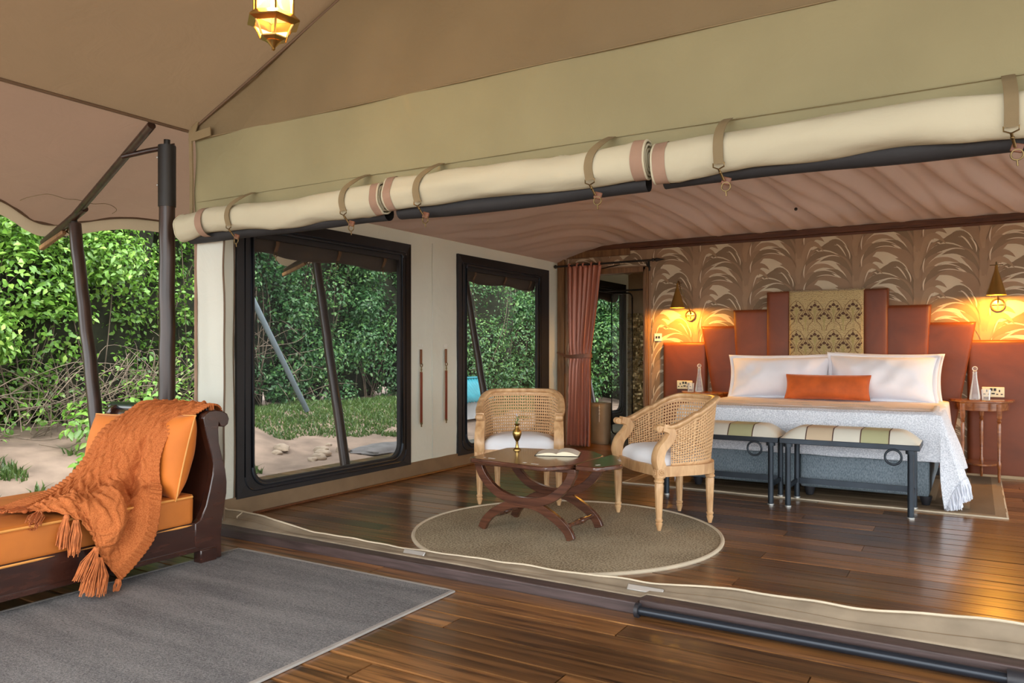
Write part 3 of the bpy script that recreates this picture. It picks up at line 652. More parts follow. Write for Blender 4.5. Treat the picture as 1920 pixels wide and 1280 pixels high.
# ================================================================== HANGING LANTERN
LX, LY, LB = -2.347, 2.09, 2.288
t = thing('hanging_lantern', 'lit brass hexagonal lantern hanging under the fly sheet', 'lantern', (LX, LY, LB))
def hexp(r, z, rot=.42): return [(LX+r*cos(rot+pi/3*k), LY+r*sin(rot+pi/3*k), z) for k in range(6)]
def hexband(b, lv):
    k = len(lv); vs = []
    for r, z in lv: vs += hexp(r, z)
    b.add(vs, [(i*6+j, i*6+(j+1) % 6, (i+1)*6+(j+1) % 6, (i+1)*6+j) for i in range(k-1) for j in range(6)])
b = MB(); b.lathe([(0, LB), (.007, LB+.004), (.006, LB+.012), (.012, LB+.018), (.020, LB+.028), (.030, LB+.036)], (LX, LY, 0), 18); hexband(b, [(.030, LB+.036), (.052, LB+.046), (.054, LB+.050)]); b.build('bottom_finial', M['brass'], t, angle=20)
b = MB(); hexband(b, [(.078, LB+.098), (.108, LB+.108), (.107, LB+.114), (.082, LB+.138), (.078, LB+.138)]); b.build('collar', M['brass'], t, smooth=False)
b = MB()
for k in range(6):
    lo, mi_, hi = hexp(.054, LB+.050)[k], hexp(.064, LB+.075)[k], hexp(.080, LB+.100)[k]; b.tube([lo, mi_, hi], .004, 6)
    b.rod(hexp(.080, LB+.135)[k], hexp(.080, LB+.34)[k], .0045, 6)
b.build('cage_bars', M['brass'], t)
for k in range(6):
    A, B_, C_ = hexp(.052, LB+.05), hexp(.062, LB+.075), hexp(.078, LB+.10); j = (k+1) % 6
    b = MB(); b.add([A[k], A[j], B_[j], B_[k], C_[j], C_[k]], [(0, 1, 2, 3), (3, 2, 4, 5)]); b.build('lower_pane', M['amber'], t, smooth=False)
    A, B_ = hexp(.078, LB+.138), hexp(.078, LB+.34); b = MB(); b.add([A[k], A[j], B_[j], B_[k]], [(0, 1, 2, 3)]); b.build('pane', M['amber'], t, smooth=False)
b = MB(); hexband(b, [(.078, LB+.335), (.112, LB+.345), (.110, LB+.355), (.055, LB+.42), (.03, LB+.45), (.012, LB+.46), (.012, LB+.5)]); b.build('roof', M['brass'], t, smooth=False)
b = MB(); b.lathe([(.0, .15), (.010, .15), (.011, .21), (.024, .235), (.027, .262), (.018, .292), (.006, .305), (0, .307)], (LX, LY, LB), 14); b.build('bulb', glow('lantern_bulb', (1.0, .62, .22), 12), t)
b = MB(); zt = EZ+SL*(LX-EX)-.09
b.rod((LX, LY, LB+.30), (LX, LY, LB+.46), .009, 8)
z = LB+.49
k = 0
while z < zt: b.torus((LX, LY, z), .014, .003, 'x' if k % 2 else 'y', 12, 5); z += .023; k += 1
b.build('chain', M['brass'], t)
ld = bpy.data.lights.new('lantern_light', 'POINT'); lo = bpy.data.objects.new('lantern_light', ld); COL.objects.link(lo); lo.parent = t; lo.location = (0, 0, .26); ld.energy = 9; ld.color = (1, .62, .28); ld.shadow_soft_size = .05

# ================================================================== DAYBED (veranda)
DB = 1.027
def D(x, y, z): return (x*DB, y*DB, 1.12+(z-1.12)*DB)
t = thing('daybed', 'dark mahogany sleigh daybed at the left of the veranda', 'daybed', D(-3.9, 1.7, 0))
prof = [(2.629, .012), (2.632, .06), (2.574, .085), (2.574, .22), (2.606, .235), (2.640, .30), (2.662, .377), (2.682, .46), (2.686, .515), (2.672, .575), (2.655, .632), (2.636, .70), (2.623, .761), (2.634, .785), (2.660, .800), (2.70, .803), (2.745, .795), (2.775, .778), (2.787, .750), (2.780, .722), (2.758, .708), (2.733, .712), (2.722, .728), (2.718, .70), (2.722, .625), (2.742, .55), (2.763, .477), (2.772, .41), (2.770, .35), (2.755, .28), (2.742, .20), (2.735, .137), (2.736, .06), (2.738, .012)]
for x0, nm in ((-3.52, 'scroll_end'), (-4.36, 'scroll_end')):
    b = MB(); n = len(prof); vs = [D(x0, y, z) for y, z in prof]+[D(x0+.045, y, z) for y, z in prof]
    b.add(vs, [tuple(range(n)), tuple(range(n, 2*n))[::-1]]+[(i, n+i, n+(i+1) % n, (i+1) % n) for i in range(n)]); b.build(nm, M['mahog'], t, bevel=.005)
bp = [(2.59, .10), (2.63, .25), (2.675, .37), (2.70, .50), (2.685, .60), (2.66, .70), (2.665, .755), (2.70, .78), (2.74, .765), (2.75, .745)]
bc = cat([(0, a, c) for a, c in bp], 4)
b = MB(); b.sweep([D(-3.94, p.y, p.z) for p in bc], [(-.43, -.012), (.43, -.012), (.43, .012), (-.43, .012)], up=(0, -1, .2)); b.build('back_board', M['mahog'], t)
b = MB(); b.rod(D(-4.40, 2.70, .785), D(-3.52, 2.70, .785), .034*DB, 18); b.build('top_roll', plain('black_lacquer', (.012, .013, .016), .2, coat=.6), t)
for x0 in (-3.51, -4.33):
    b = MB(); P = [D(x0+dx, y_, z_) for dx in (0, .03) for y_ in (.55, 2.6) for z_ in (.075, .225)]
    b.add(P, [(0, 2, 3, 1), (4, 5, 7, 6), (0, 1, 5, 4), (2, 6, 7, 3), (0, 4, 6, 2), (1, 3, 7, 5)]); b.build('side_rail', M['mahog'], t, bevel=.004)
    b = MB(); P = [D(x0+.026+dx, y_, z_) for dx in (0, .012) for y_ in (.55, 2.6) for z_ in (.072, .095)]
    b.add(P, [(0, 2, 3, 1), (4, 5, 7, 6), (0, 1, 5, 4), (2, 6, 7, 3), (0, 4, 6, 2), (1, 3, 7, 5)]); b.build('rail_moulding', M['mahog'], t, bevel=.003)
for x0 in (-3.525, -4.36):
    for yy in (2.60, .5):
        b = MB(); b.prism([D(x0, yy, 0)[:2], D(x0+.06, yy, 0)[:2], D(x0+.06, yy+.10, 0)[:2], D(x0, yy+.10, 0)[:2]], VZ+.001, .05); b.build('bracket_foot', M['mahog'], t, bevel=.006)
b = MB(); P = [D(-4.35+dx, .52+dy, z_) for dx in (0, .87) for dy in (0, .04) for z_ in (.02, .55)]
b.add(P, [(0, 2, 3, 1), (4, 5, 7, 6), (0, 1, 5, 4), (2, 6, 7, 3), (0, 4, 6, 2), (1, 3, 7, 5)]); b.build('foot_board', M['mahog'], t, bevel=.01)
b = MB(); P = [D(-4.30+dx, .56+dy, z_) for dx in (0, .80) for dy in (0, 2.02) for z_ in (.16, .2)]
b.add(P, [(0, 2, 3, 1), (4, 5, 7, 6), (0, 1, 5, 4), (2, 6, 7, 3), (0, 4, 6, 2), (1, 3, 7, 5)]); b.build('slat_base', M['mahog'], t)
# mattress
def rbox(b, x0, x1, y0, y1, z0, z1, e, nx=24, ny=40, nz_=8, puff=.0, fn=None):
    """soft box: superellipsoid-like shell"""
    cx, cy, cz = (x0+x1)/2, (y0+y1)/2, (z0+z1)/2; hx, hy, hz = (x1-x0)/2, (y1-y0)/2, (z1-z0)/2
    def shell(p):
        q = Vector((max(-hx+e, min(hx-e, p[0])), max(-hy+e, min(hy-e, p[1])), max(-hz+e, min(hz-e, p[2]))))
        d = Vector(p)-q; d = d.normalized()*e if d.length > 1e-7 else d; r = q+d
        u, v = r.x/hx, r.y/hy; r.z += puff*(1-u*u)*(1-v*v)*(1 if r.z > 0 else 0)
        r = r+Vector((cx, cy, cz)); return fn(r) if fn else r
    def lin(h, n): 
        c = [-h+2*h*i/n for i in range(n+1)]; return sorted(set([round(q, 6) for q in c]+[round(s_*(h-e*k), 6) for s_ in (-1, 1) for k in (.3, .6, 1.0)]))
    X, Y, Z = lin(hx, nx), lin(hy, ny), lin(hz, nz_)
    for A, B, mk, fl in ((X, Y, lambda a, c: (a, c, hz), 0), (X, Y, lambda a, c: (a, c, -hz), 1), (X, Z, lambda a, c: (a, -hy, c), 0), (X, Z, lambda a, c: (a, hy, c), 1), (Y, Z, lambda a, c: (hx, a, c), 0), (Y, Z, lambda a, c: (-hx, a, c), 1)):
        w = len(A); vs = [shell(mk(a, c)) for c in B for a in A]
        fs = [(j*w+i, j*w+i+1, (j+1)*w+i+1, (j+1)*w+i) for j in range(len(B)-1) for i in range(w-1)]
        b.add(vs, [f[::-1] for f in fs] if fl else fs)
mt = thing('daybed_mattress', 'orange seat mattress with piped edges on the daybed', 'mattress', D(-3.9, 1.6, .2))
b = MB(); rbox(b, -4.29, -3.485, .58, 2.585, .205, .372, .035, 20, 50, 6, .012, lambda r: D(r.x+(.008*nz(r.y*5, r.z*6) if r.x > -3.6 else 0), r.y, r.z+.006*nz(r.x*4, r.y*4))); b.build('cushion', M['orange2'], mt, angle=80)
for z_ in (.362, .215):
    b = MB(); b.tube([D(-3.484+.008*nz(y_*5, z_*6), y_, z_) for y_ in [.6+1.96*k/60 for k in range(61)]]+[D(-3.52, 2.585, z_), D(-4.2, 2.587, z_)], .006, 6); b.build('piping', M['pipingo'], mt)
# cushions
def pillow(b, w, h, th, xf, nu=26, nv=26, pinch=.07, seed=0, wr=.006, corner=.0):
    for sgn in (1, -1):
        def p(u, v):
            a, c = 2*u-1, 2*v-1; a = sin(a*pi/2); c = sin(c*pi/2)
            t_ = (max(0, 1-abs(a)**2.4)*max(0, 1-abs(c)**2.4))**.55
            x = w/2*a*(1-pinch*(1-c*c)); z = h/2*c*(1-pinch*(1-a*a))
            return xf(x, sgn*(th/2*t_+wr*t_*nz(x*9+seed, z*9, seed)), z)
        b.grid(p, nu, nv, flip=(sgn < 0))
def pillow_edge(w, h, pinch=.07, n=16):
    P = []
    for a, c in [(-1+2*i/n, -1) for i in range(n)]+[(1, -1+2*i/n) for i in range(n)]+[(1-2*i/n, 1) for i in range(n)]+[(-1, 1-2*i/n) for i in range(n)]:
        P.append((w/2*a*(1-pinch*(1-c*c)), 0, h/2*c*(1-pinch*(1-a*a))))
    return P
def xform(c, rx=0, ry=0, rz=0):
    R = Matrix.Rotation(rz, 3, 'Z') @ Matrix.Rotation(rx, 3, 'X') @ Matrix.Rotation(ry, 3, 'Y'); c = Vector(c)
    return lambda x, y, z: c+R @ Vector((x, y, z))
for lab, cx, cy, rz, ry in (('square orange cushion at the front of the daybed head', -3.665, 2.54, -.16, .02), ('square orange cushion at the rear of the daybed head', -4.09, 2.515, .08, -.05)):
    xf0 = xform((cx, cy, .575 if cx > -3.9 else .555), radians(-13), ry, rz); xf = lambda x, y, z: D(*xf0(x, y, z))
    t = thing('orange_cushion', lab, 'cushion', D(cx, cy, .37), group='orange daybed cushions')
    b = MB(); pillow(b, .42, .44, .21, xf, seed=cx, pinch=.05, wr=.012); cv_ = b.build('cover', M['orange'], t, angle=80)
    b = MB(); b.tube([xf(*p) for p in pillow_edge(.42, .44, .05)], .005, 6, closed=True); b.build('piping', M['pipingo'], cv_)
# knitted throw
rows = [
 [(-4.08, 2.765, .735), (-3.94, 2.765, .735), (-3.80, 2.765, .735), (-3.66, 2.765, .735), (-3.56, 2.765, .74)],
 [(-4.08, 2.755, .78), (-3.94, 2.765, .79), (-3.80, 2.765, .79), (-3.66, 2.765, .79), (-3.53, 2.765, .79)],
 [(-4.09, 2.69, .812), (-3.95, 2.70, .818), (-3.80, 2.70, .818), (-3.65, 2.70, .818), (-3.50, 2.70, .812)],
 [(-4.075, 2.61, .775), (-3.93, 2.56, .785), (-3.79, 2.545, .79), (-3.66, 2.56, .785), (-3.525, 2.63, .775)],
 [(-4.05, 2.44, .68), (-3.93, 2.41, .68), (-3.80, 2.405, .685), (-3.68, 2.42, .69), (-3.555, 2.51, .705)],
 [(-4.05, 2.36, .56), (-3.93, 2.325, .56), (-3.80, 2.32, .565), (-3.68, 2.36, .56), (-3.555, 2.44, .565)],
 [(-4.07, 2.26, .44), (-3.95, 2.22, .455), (-3.80, 2.22, .46), (-3.67, 2.28, .45), (-3.535, 2.42, .43)],
 [(-4.00, 2.10, .392), (-3.86, 2.08, .405), (-3.71, 2.09, .415), (-3.56, 2.18, .422), (-3.448, 2.36, .392)],
 [(-3.90, 1.94, .388), (-3.76, 1.96, .395), (-3.605, 1.99, .420), (-3.445, 2.07, .365), (-3.440, 2.31, .22)],
 [(-3.83, 1.83, .385), (-3.70, 1.88, .390), (-3.54, 1.96, .412), (-3.436, 2.045, .26), (-3.432, 2.22, .12)],
 [(-3.76, 1.75, .384), (-3.645, 1.82, .388), (-3.458, 1.945, .352), (-3.436, 2.035, .185), (-3.430, 2.125, .045)]]
NU, NV = 170, 320
cols = [cat([r_[c] for r_ in rows], 32) for c in range(5)]     # along
cv = []
for j in range(len(cols[0])):
    cv.append(resample(cat([cols[c][j] for c in range(5)], 12), NU+1))
NJ = len(cv)
def thr(i, j): return cv[min(max(j, 0), NJ-1)][min(max(i, 0), NU)]
vs = []
for j in range(NJ):
    for i in range(NU+1):
        jj = j*19/32; p = thr(i, j); n_ = (thr(i+1, j)-thr(i-1, j)).cross(thr(i, j+1)-thr(i, j-1))
        n_ = n_.normalized() if n_.length > 1e-9 else Vector((0, -1, .5))
        if n_.dot(Vector((.6, -.6, .5))) < 0 and jj > 40: n_ = -n_
        if jj <= 40: n_ = n_ if n_.z > -.2 or n_.y > 0 else -n_
        s_ = i/NU; L = jj*.0105; h = .004
        for cc in (.22, .42, .62, .82):                        # plaited cables
            d = (s_-cc)/.062
            if abs(d) < 1.4:
                ph = L*24+cc*9; h += .011*max(0, 1-((d-.6*sin(ph))*2.1)**2)*(.8+.2*cos(ph))+.011*max(0, 1-((d+.6*sin(ph))*2.1)**2)*(.8-.2*cos(ph))-.004
        for cc in (.32, .52, .72):                             # diamond trellis between
            d = abs((s_-cc)/.05); tri = abs(((L*5.0+cc*3) % 1)*2-1)
            if d < 1.1: h += .007*max(0, 1-((d-tri)*4)**2)
        if s_ < .13 or s_ > .92: h += .0036*sin(L*190)      # ribbed border
        fold = .010*sin(s_*13+L*1.5+1.2*nz(L*2, 1))*min(1, max(0, (jj-45)/40))*(.5+.5*nz(s_*2, L*2))
        fold -= .055*exp(-((s_-.80-.05*(jj-130)/60)/.045)**2)*min(1, max(0, (jj-70)/40))*(1 if jj < 160 else max(0, 1-(jj-160)/25))
        fold += .030*exp(-((s_-.70-.05*(jj-130)/60)/.06)**2)*min(1, max(0, (jj-80)/40))*(1 if jj < 165 else max(0, 1-(jj-165)/25))
        vs.append(D(*(p+n_*(h+.014+fold))))
b = MB(); b.add(vs, [(j*(NU+1)+i, j*(NU+1)+i+1, (j+1)*(NU+1)+i+1, (j+1)*(NU+1)+i) for j in range(NJ-1) for i in range(NU)])
knit = speckle('knit_wool', (.35, .095, .026), (.50, .158, .050), 190, .9, .6, .003)
t = thing('knitted_throw', 'burnt orange cable-knit throw draped over the daybed head to the floor', 'throw', D(-3.6, 2.2, .36))
cloth = b.build('knitted_cloth', knit, t, angle=80, solid=.006)
last = [Vector(vs[(NJ-1)*(NU+1)+i])+Vector((.006, -.004, 0)) for i in range(NU+1)]
wool = plain('tassel_wool', (.48, .145, .042), .9, var=.3, nscale=40)
def tassel(p, d, L, spread, n=46, lie=None):
    b = MB(); p = Vector(p); d = Vector(d).normalized(); sx = d.cross(Vector((0, 1, .3))).normalized(); sy = d.cross(sx)
    for k in range(n):
        a = random.uniform(0, 2*pi); r0 = random.uniform(0, .012); r1 = spread*sqrt(random.random()); Lk = L*random.uniform(.86, 1.05)
        q0 = p+sx*r0*cos(a)+sy*r0*sin(a); q2 = p+d*Lk+sx*r1*cos(a)+sy*r1*sin(a); q1 = (q0+q2)/2+sx*(.3*r1*cos(a))+sy*(.3*r1*sin(a))+Vector((random.uniform(-.006, .006),)*3)
        for q in (q0, q1, q2):
            q.z = max(q.z, VZ+.012 if lie is None else lie)
        b.tube([q0, (q0+q1)/2, q1, q2], .0022, 4)
    b.ball(p+d*.012, .014, 8); b.build('tassel', wool, t)
random.seed(5); lv_ = lambda k: Vector(last[int(round(k*NU/110))])
tassel(lv_(107), (.15, -.25, -1), .06, .015, 26); tassel(lv_(84)+Vector((.03, -.02, 0)), (.15, -.35, -1), .17, .065, 80); tassel(lv_(78)+Vector((.03, -.02, .01)), (.15, -.55, -1), .16, .045, 44)
tassel(lv_(55), (.1, -.15, -1), .16, .026); tassel(lv_(49), (.12, -.25, -1), .15, .026)
tassel(lv_(34)+Vector((.0, -.02, .0)), (.75, -.65, -.30), .13, .035, 40, .30); tassel(lv_(22), (.45, -.9, -.03), .13, .04, 40, .405); tassel(lv_(8), (.15, -1, -.03), .14, .04, 40, .405)

# ================================================================== RUGS
def rugrect(name, label, x0, x1, y0, y1, z, mat, emat, cat_='rug', h=.008, ew=.022, wav=.0):
    t = thing(name, label, cat_, ((x0+x1)/2, (y0+y1)/2, z))
    b = MB(); b.grid(lambda u, v: (x0+ew*.5+(x1-x0-ew)*u, y0+ew*.5+(y1-y0-ew)*v+wav*nz(u*5, 2)*exp(-v*6), z+h+wav*.25*max(0, nz(u*6, v*6))), 60, 40); b.build('pile', mat, t)
    b = MB(); w = ew/2
    P = [(x0+w, y0+w), (x1-w, y0+w), (x1-w, y1-w), (x0+w, y1-w)]
    ring = []
    for (a, c), (d, e) in zip(P, P[1:]+P[:1]): ring += [(a+(d-a)*k/30, c+(e-c)*k/30+wav*nz((a+(d-a)*k/30-x0)/(x1-x0)*5, 2)*exp(-((c+(e-c)*k/30)-y0)/(y1-y0)*6), z+h*.55) for k in range(30)]
    b.sweep(ring, [(-w, -h*.5), (w, -h*.5), (w, h*.5), (-w, h*.5)], closed=True); b.build('binding', emat, t, bevel=.002); return t
def herring():
    m, n, l, b = newmat('grey_herringbone'); vec = coords(n, l)
    br = n.new('ShaderNodeTexBrick'); br.inputs['Scale'].default_value = 26; br.inputs['Color1'].default_value = (.9, .9, .9, 1); br.inputs['Color2'].default_value = (.35, .35, .35, 1); br.inputs['Mortar'].default_value = (.5, .5, .5, 1); br.inputs['Mortar Size'].default_value = .03
    l.new(vec, br.inputs[0])
    f = noisetex(n, l, vec, 130, 2); f2 = noisetex(n, l, coords(n, l, (1, 7, 1)), 1.1, 5)
    w = n.new('ShaderNodeTexWave'); w.inputs['Scale'].default_value = 34; w.inputs['Distortion'].default_value = 3; w.inputs['Detail Scale'].default_value = 6; l.new(coords(n, l, rot=(0, 0, .7)), w.inputs[0])
    a1 = n.new('ShaderNodeMath'); a1.operation = 'MULTIPLY_ADD'; a1.inputs[1].default_value = .55; l.new(w.outputs['Fac'], a1.inputs[0]); l.new(f, a1.inputs[2])
    a2 = n.new('ShaderNodeMath'); a2.operation = 'MULTIPLY_ADD'; a2.inputs[1].default_value = .9; l.new(f2, a2.inputs[0]); l.new(a1.outputs[0], a2.inputs[2])
    a3 = n.new('ShaderNodeMath'); a3.operation = 'MULTIPLY_ADD'; a3.inputs[1].default_value = .18; l.new(br.outputs['Color'], a3.inputs[0]); l.new(a2.outputs[0], a3.inputs[2])
    a4 = n.new('ShaderNodeMath'); a4.operation = 'MULTIPLY'; a4.inputs[1].default_value = .5; l.new(a3.outputs[0], a4.inputs[0])
    l.new(ramp(n, l, a4.outputs[0], [(.48, (.085, .085, .092)), (.66, (.165, .163, .167)), (.84, (.27, .265, .262))]), b.inputs['Base Color']); b.inputs['Roughness'].default_value = .95; b.inputs['Specular IOR Level'].default_value = .1
    bump(n, l, a1.outputs[0], b, .7, .004); return m
rugrect('veranda_rug', 'large grey herringbone rug on the veranda beside the daybed', -3.66, -2.12, -.4, 3.0, VZ, herring(), plain('grey_binding', (.30, .28, .26), .9), h=.010)
t = thing('round_rug', 'round sisal rug under the coffee table and armchairs', 'rug', (-2.17, 4.24, 0))
b = MB(); b.lathe([(0, .011), (.3, .011), (.6, .011), (.90, .011), (.925, .010)], (-2.17, 4.24, 0), 96); b.build('pile', M['rug'], t)
b = MB(); b.torus((-2.17, 4.24, .006), .934, .012, 'z', 120, 8); b.build('binding', M['rugedge'], t)
# bed rug: bands of two tones, mitred at the corner
t = thing('bed_rug', 'flat beige rug with concentric stripes under the bed and benches', 'rug', (-1.2, 7.0, 0))
m1 = weave('rug_tan', (.22, .15, .09), (.40, .29, .18), 150, 150, .95, .4); m2 = weave('rug_umber', (.13, .085, .05), (.26, .18, .11), 150, 150, .95, .4)
RX0, RX1, RY0, RY1 = -2.56, .18, 6.07, 8.03
wds = [.07, .15, .07, .15, .07, .14, .07, .3]; o_ = 0
wv = lambda x, y_: .018*nz(x*3.0, 3)*exp(-(y_-RY0)/.15)
for k, w_ in enumerate(wds):
    for side in range(4):
        a, c = o_, o_+w_
        if side == 0: q = lambda u, v: (RX0+a+(c-a)*v+(RX1-RX0-2*(a+(c-a)*v))*u, RY0+a+(c-a)*v)
        if side == 1: q = lambda u, v: (RX1-a-(c-a)*v, RY0+a+(c-a)*v+(RY1-RY0-2*(a+(c-a)*v))*u)
        if side == 2: q = lambda u, v: (RX1-a-(c-a)*v-(RX1-RX0-2*(a+(c-a)*v))*u, RY1-a-(c-a)*v)
        if side == 3: q = lambda u, v: (RX0+a+(c-a)*v, RY1-a-(c-a)*v-(RY1-RY0-2*(a+(c-a)*v))*u)
        b = MB() if side == 0 else b
        b.grid(lambda u, v: (q(u, v)[0], q(u, v)[1]+wv(*q(u, v)), .009+.004*max(0, nz(q(u, v)[0]*4, q(u, v)[1]*5))), 40, 2)
    b.build('stripe', m1 if k % 2 == 0 else m2, t); o_ += w_
b = MB(); b.sweep([(RX0+(RX1-RX0)*k/50, RY0+wv(RX0+(RX1-RX0)*k/50, RY0), .005) for k in range(51)]+[(RX1, RY1, .005), (RX0, RY1, .005)], [(-.006, -.004), (.006, -.004), (.006, .005), (-.006, .005)], closed=True); b.build('binding', M['rugedge'], t)

# ================================================================== CANE ARMCHAIRS
def armchair(label, loc, rz):
    t = thing('cane_armchair', label, 'armchair', loc, rz, 'round-backed cane armchairs')
    K = dict(parent=t, local=True)
    pl = [(-.285, -.235), (-.287, -.12), (-.283, -.0)]+[(-.283*cos(radians(a)), .0+.245*sin(radians(a))) for a in range(15, 166, 15)]+[(.283, 0), (.287, -.12), (.285, -.235)]
    U = resample(cat([(x, y, 0) for x, y in pl], 6), 121)
    def top(s):                          # height of the hoop, low at the arms, high behind
        k = min(s, 1-s)/.5; k = min(1, max(0, (k-.06)/.62)); k = k*k*(3-2*k); return .645+.165*k
    def hoop(s, f=1.07):
        p = U[int(round(s*120))]; k = min(s, 1-s); fl = f if k > .12 else 1+(f-1)*k/.12
        return Vector((p.x*fl, p.y*fl+(.02 if p.y > 0 else 0), top(s)))
    # seat rail
    b = MB(); fr = [(.285-.57*i/20, -.235-.028*sin(pi*i/20)+.010*sin(2*pi*i/20)**2, 0) for i in range(1, 20)]
    b.sweep([Vector((p.x, p.y, .375)) for p in U]+[Vector((x, y, .375)) for x, y, z in fr], [(-.02, -.032), (.016, -.032), (.022, -.018), (.018, -.010), (.022, 0), (.018, .012), (.022, .022), (.014, .032), (-.02, .032)], closed=True); b.build('seat_rail', M['cane_wood'], **K)
    # hoop rail with scrolled arm ends
    P = [hoop(i/120) for i in range(0, 121)]
    b = MB(); b.sweep(P, [(.024*cos(2*pi*j/14)*(1.05), .019*sin(2*pi*j/14)+.004*cos(4*pi*j/14)) for j in range(14)]); hr = b.build('top_rail', M['cane_wood'], **K)
    b = MB(); b.sweep([p+Vector((-.0*p.x, 0, -.024)) for p in P], [(-.006, -.006), (.012, -.006), (.012, .006), (-.006, .006)]); b.build('rail_bead', M['cane_wood'], hr, local=True)
    for sx in (-1, 1):
        x = sx*.285; A = [(x, -.24, .40), (x, -.252, .45), (x, -.235, .51), (x, -.190, .56), (x, -.165, .605), (x, -.185, .635), (x, -.225, .648)]
        b = MB(); b.sweep(cat(A, 6), [(-.030, -.024), (-.012, -.031), (.012, -.031), (.030, -.024), (.030, .022), (-.030, .022)], up=(0, 1, .3), scale=lambda q: 1.25-.3*q); ap = b.build('arm_post', M['cane_wood'], **K)
        b = MB(); b.lathe([(0, -.027), (.016, -.027), (.022, -.022), (.0235, 0), (.022, .022), (.016, .027), (0, .027)], (x, -.250, .640), 18, R=Matrix.Rotation(pi/2, 3, 'Y')); b.lathe([(0, -.031), (.010, -.031), (.010, .031), (0, .031)], (x, -.250, .640), 14, R=Matrix.Rotation(pi/2, 3, 'Y')); b.build('arm_scroll', M['cane_wood'], ap, local=True)
        b = MB(); b.box((x, -.245, .372), (.062, .058, .072)); cb = b.build('corner_block', M['cane_wood'], bevel=.005, **K)
        b = MB(); 
        for k in range(8):
            a = 2*pi*k/8; b.ball((x+.014*cos(a), -.2755, .372+.014*sin(a)), .007, 6); b.ball((x+sx*.0325, -.245+.014*cos(a), .372+.014*sin(a)), .007, 6)
        b.ball((x, -.276, .372), .007, 8); b.ball((x+sx*.033, -.245, .372), .007, 8); b.build('rosette', M['cane_wood'], cb, local=True)
    # caning: a sheet of octagonal holes
    def S_(s, h):
        s = min(max(s, 0), 1); i = s*120; a = int(i); a = min(a, 119); f = i-a
        lo = U[a].lerp(U[a+1], f); lo = Vector((lo.x*.99, lo.y*.99, .405)); hi0 = hoop(a/120); hi1 = hoop((a+1)/120); hi = hi0.lerp(hi1, f); hi.z -= .016
        p = lo.lerp(hi, h); return p
    b = MB(); s0, s1 = .055, .945; nc, nr = 66, 17; ids = {}
    def vid(s, h):
        k = (round(s, 5), round(h, 5))
        if k not in ids: ids[k] = len(b.v); b.v.append(tuple(S_(s, h)))
        return ids[k]
    for i in range(nc):
        for j in range(nr):
            a, c = s0+(s1-s0)*i/nc, s0+(s1-s0)*(i+1)/nc; d, e = j/nr, (j+1)/nr; ma, md = (a+c)/2, (d+e)/2; ra, rd = (c-a)*.27, (e-d)*.27
            if j in (0, nr-1): b.f.append((vid(a, d), vid(c, d), vid(c, e), vid(a, e))); b.m.append(0); continue
            O = [vid(a, d), vid(c, d), vid(c, e), vid(a, e)]; kk = .41
            H = [vid(ma-ra*kk, md-rd), vid(ma+ra*kk, md-rd), vid(ma+ra, md-rd*kk), vid(ma+ra, md+rd*kk), vid(ma+ra*kk, md+rd), vid(ma-ra*kk, md+rd), vid(ma-ra, md+rd*kk), vid(ma-ra, md-rd*kk)]
            fs = [(O[0], O[1], H[1], H[0]), (O[1], H[2], H[1]), (O[1], O[2], H[3], H[2]), (O[2], H[4], H[3]), (O[2], O[3], H[5], H[4]), (O[3], H[6], H[5]), (O[3], O[0], H[7], H[6]), (O[0], H[0], H[7])]
            b.f += fs; b.m += [0]*8
    b.build('cane_panel', M['cane'], solid=.003, **K)
    # cushion
    b = MB(); Uc = [(p.x*.93, p.y*.93) for p in U]+[(x*.93, y) for x, y, z in fr]; n = len(Uc); rings = [(1.0, .405), (1.0, .425), (.985, .445), (.93, .468), (.80, .490), (.60, .502), (.35, .508), (.02, .510)]
    for r_, z in rings: b.v += [(x*r_, (y+.02)*r_-.02, z) for x, y in Uc]
    for k in range(len(rings)-1):
        for j in range(n): b.f.append((k*n+j, k*n+(j+1) % n, (k+1)*n+(j+1) % n, (k+1)*n+j)); b.m.append(0)
    b.build('seat_cushion', M['seatw'], **K)
    # turned fluted legs
    lp = [(.0, .0), (.011, .0), (.014, .012), (.020, .035), (.022, .045), (.017, .052), (.023, .060), (.023, .068), (.018, .074), (.019, .08), (.022, .14), (.026, .24), (.028, .285), (.024, .292), (.031, .300), (.031, .308), (.025, .315), (.029, .322), (.029, .345)]
    for x, y in ((-.285, -.245), (.285, -.245), (-.19, .175), (.19, .175)):
        b = MB(); b.lathe(lp, (x, y, .012 if y < 0 else .012), 32, flute=lambda z, a: 1-.10*(.5+.5*cos(8*a)) if .078 < z < .287 else 1); b.build('leg', M['cane_wood'], **K)
    return t
armchair('cane armchair facing out, between the farther window and the coffee table', (-2.926, 4.979, 0), radians(27.6))
armchair('cane armchair seen from its side, right of the coffee table near the bed', (-1.728, 4.897, 0), radians(-40.8))

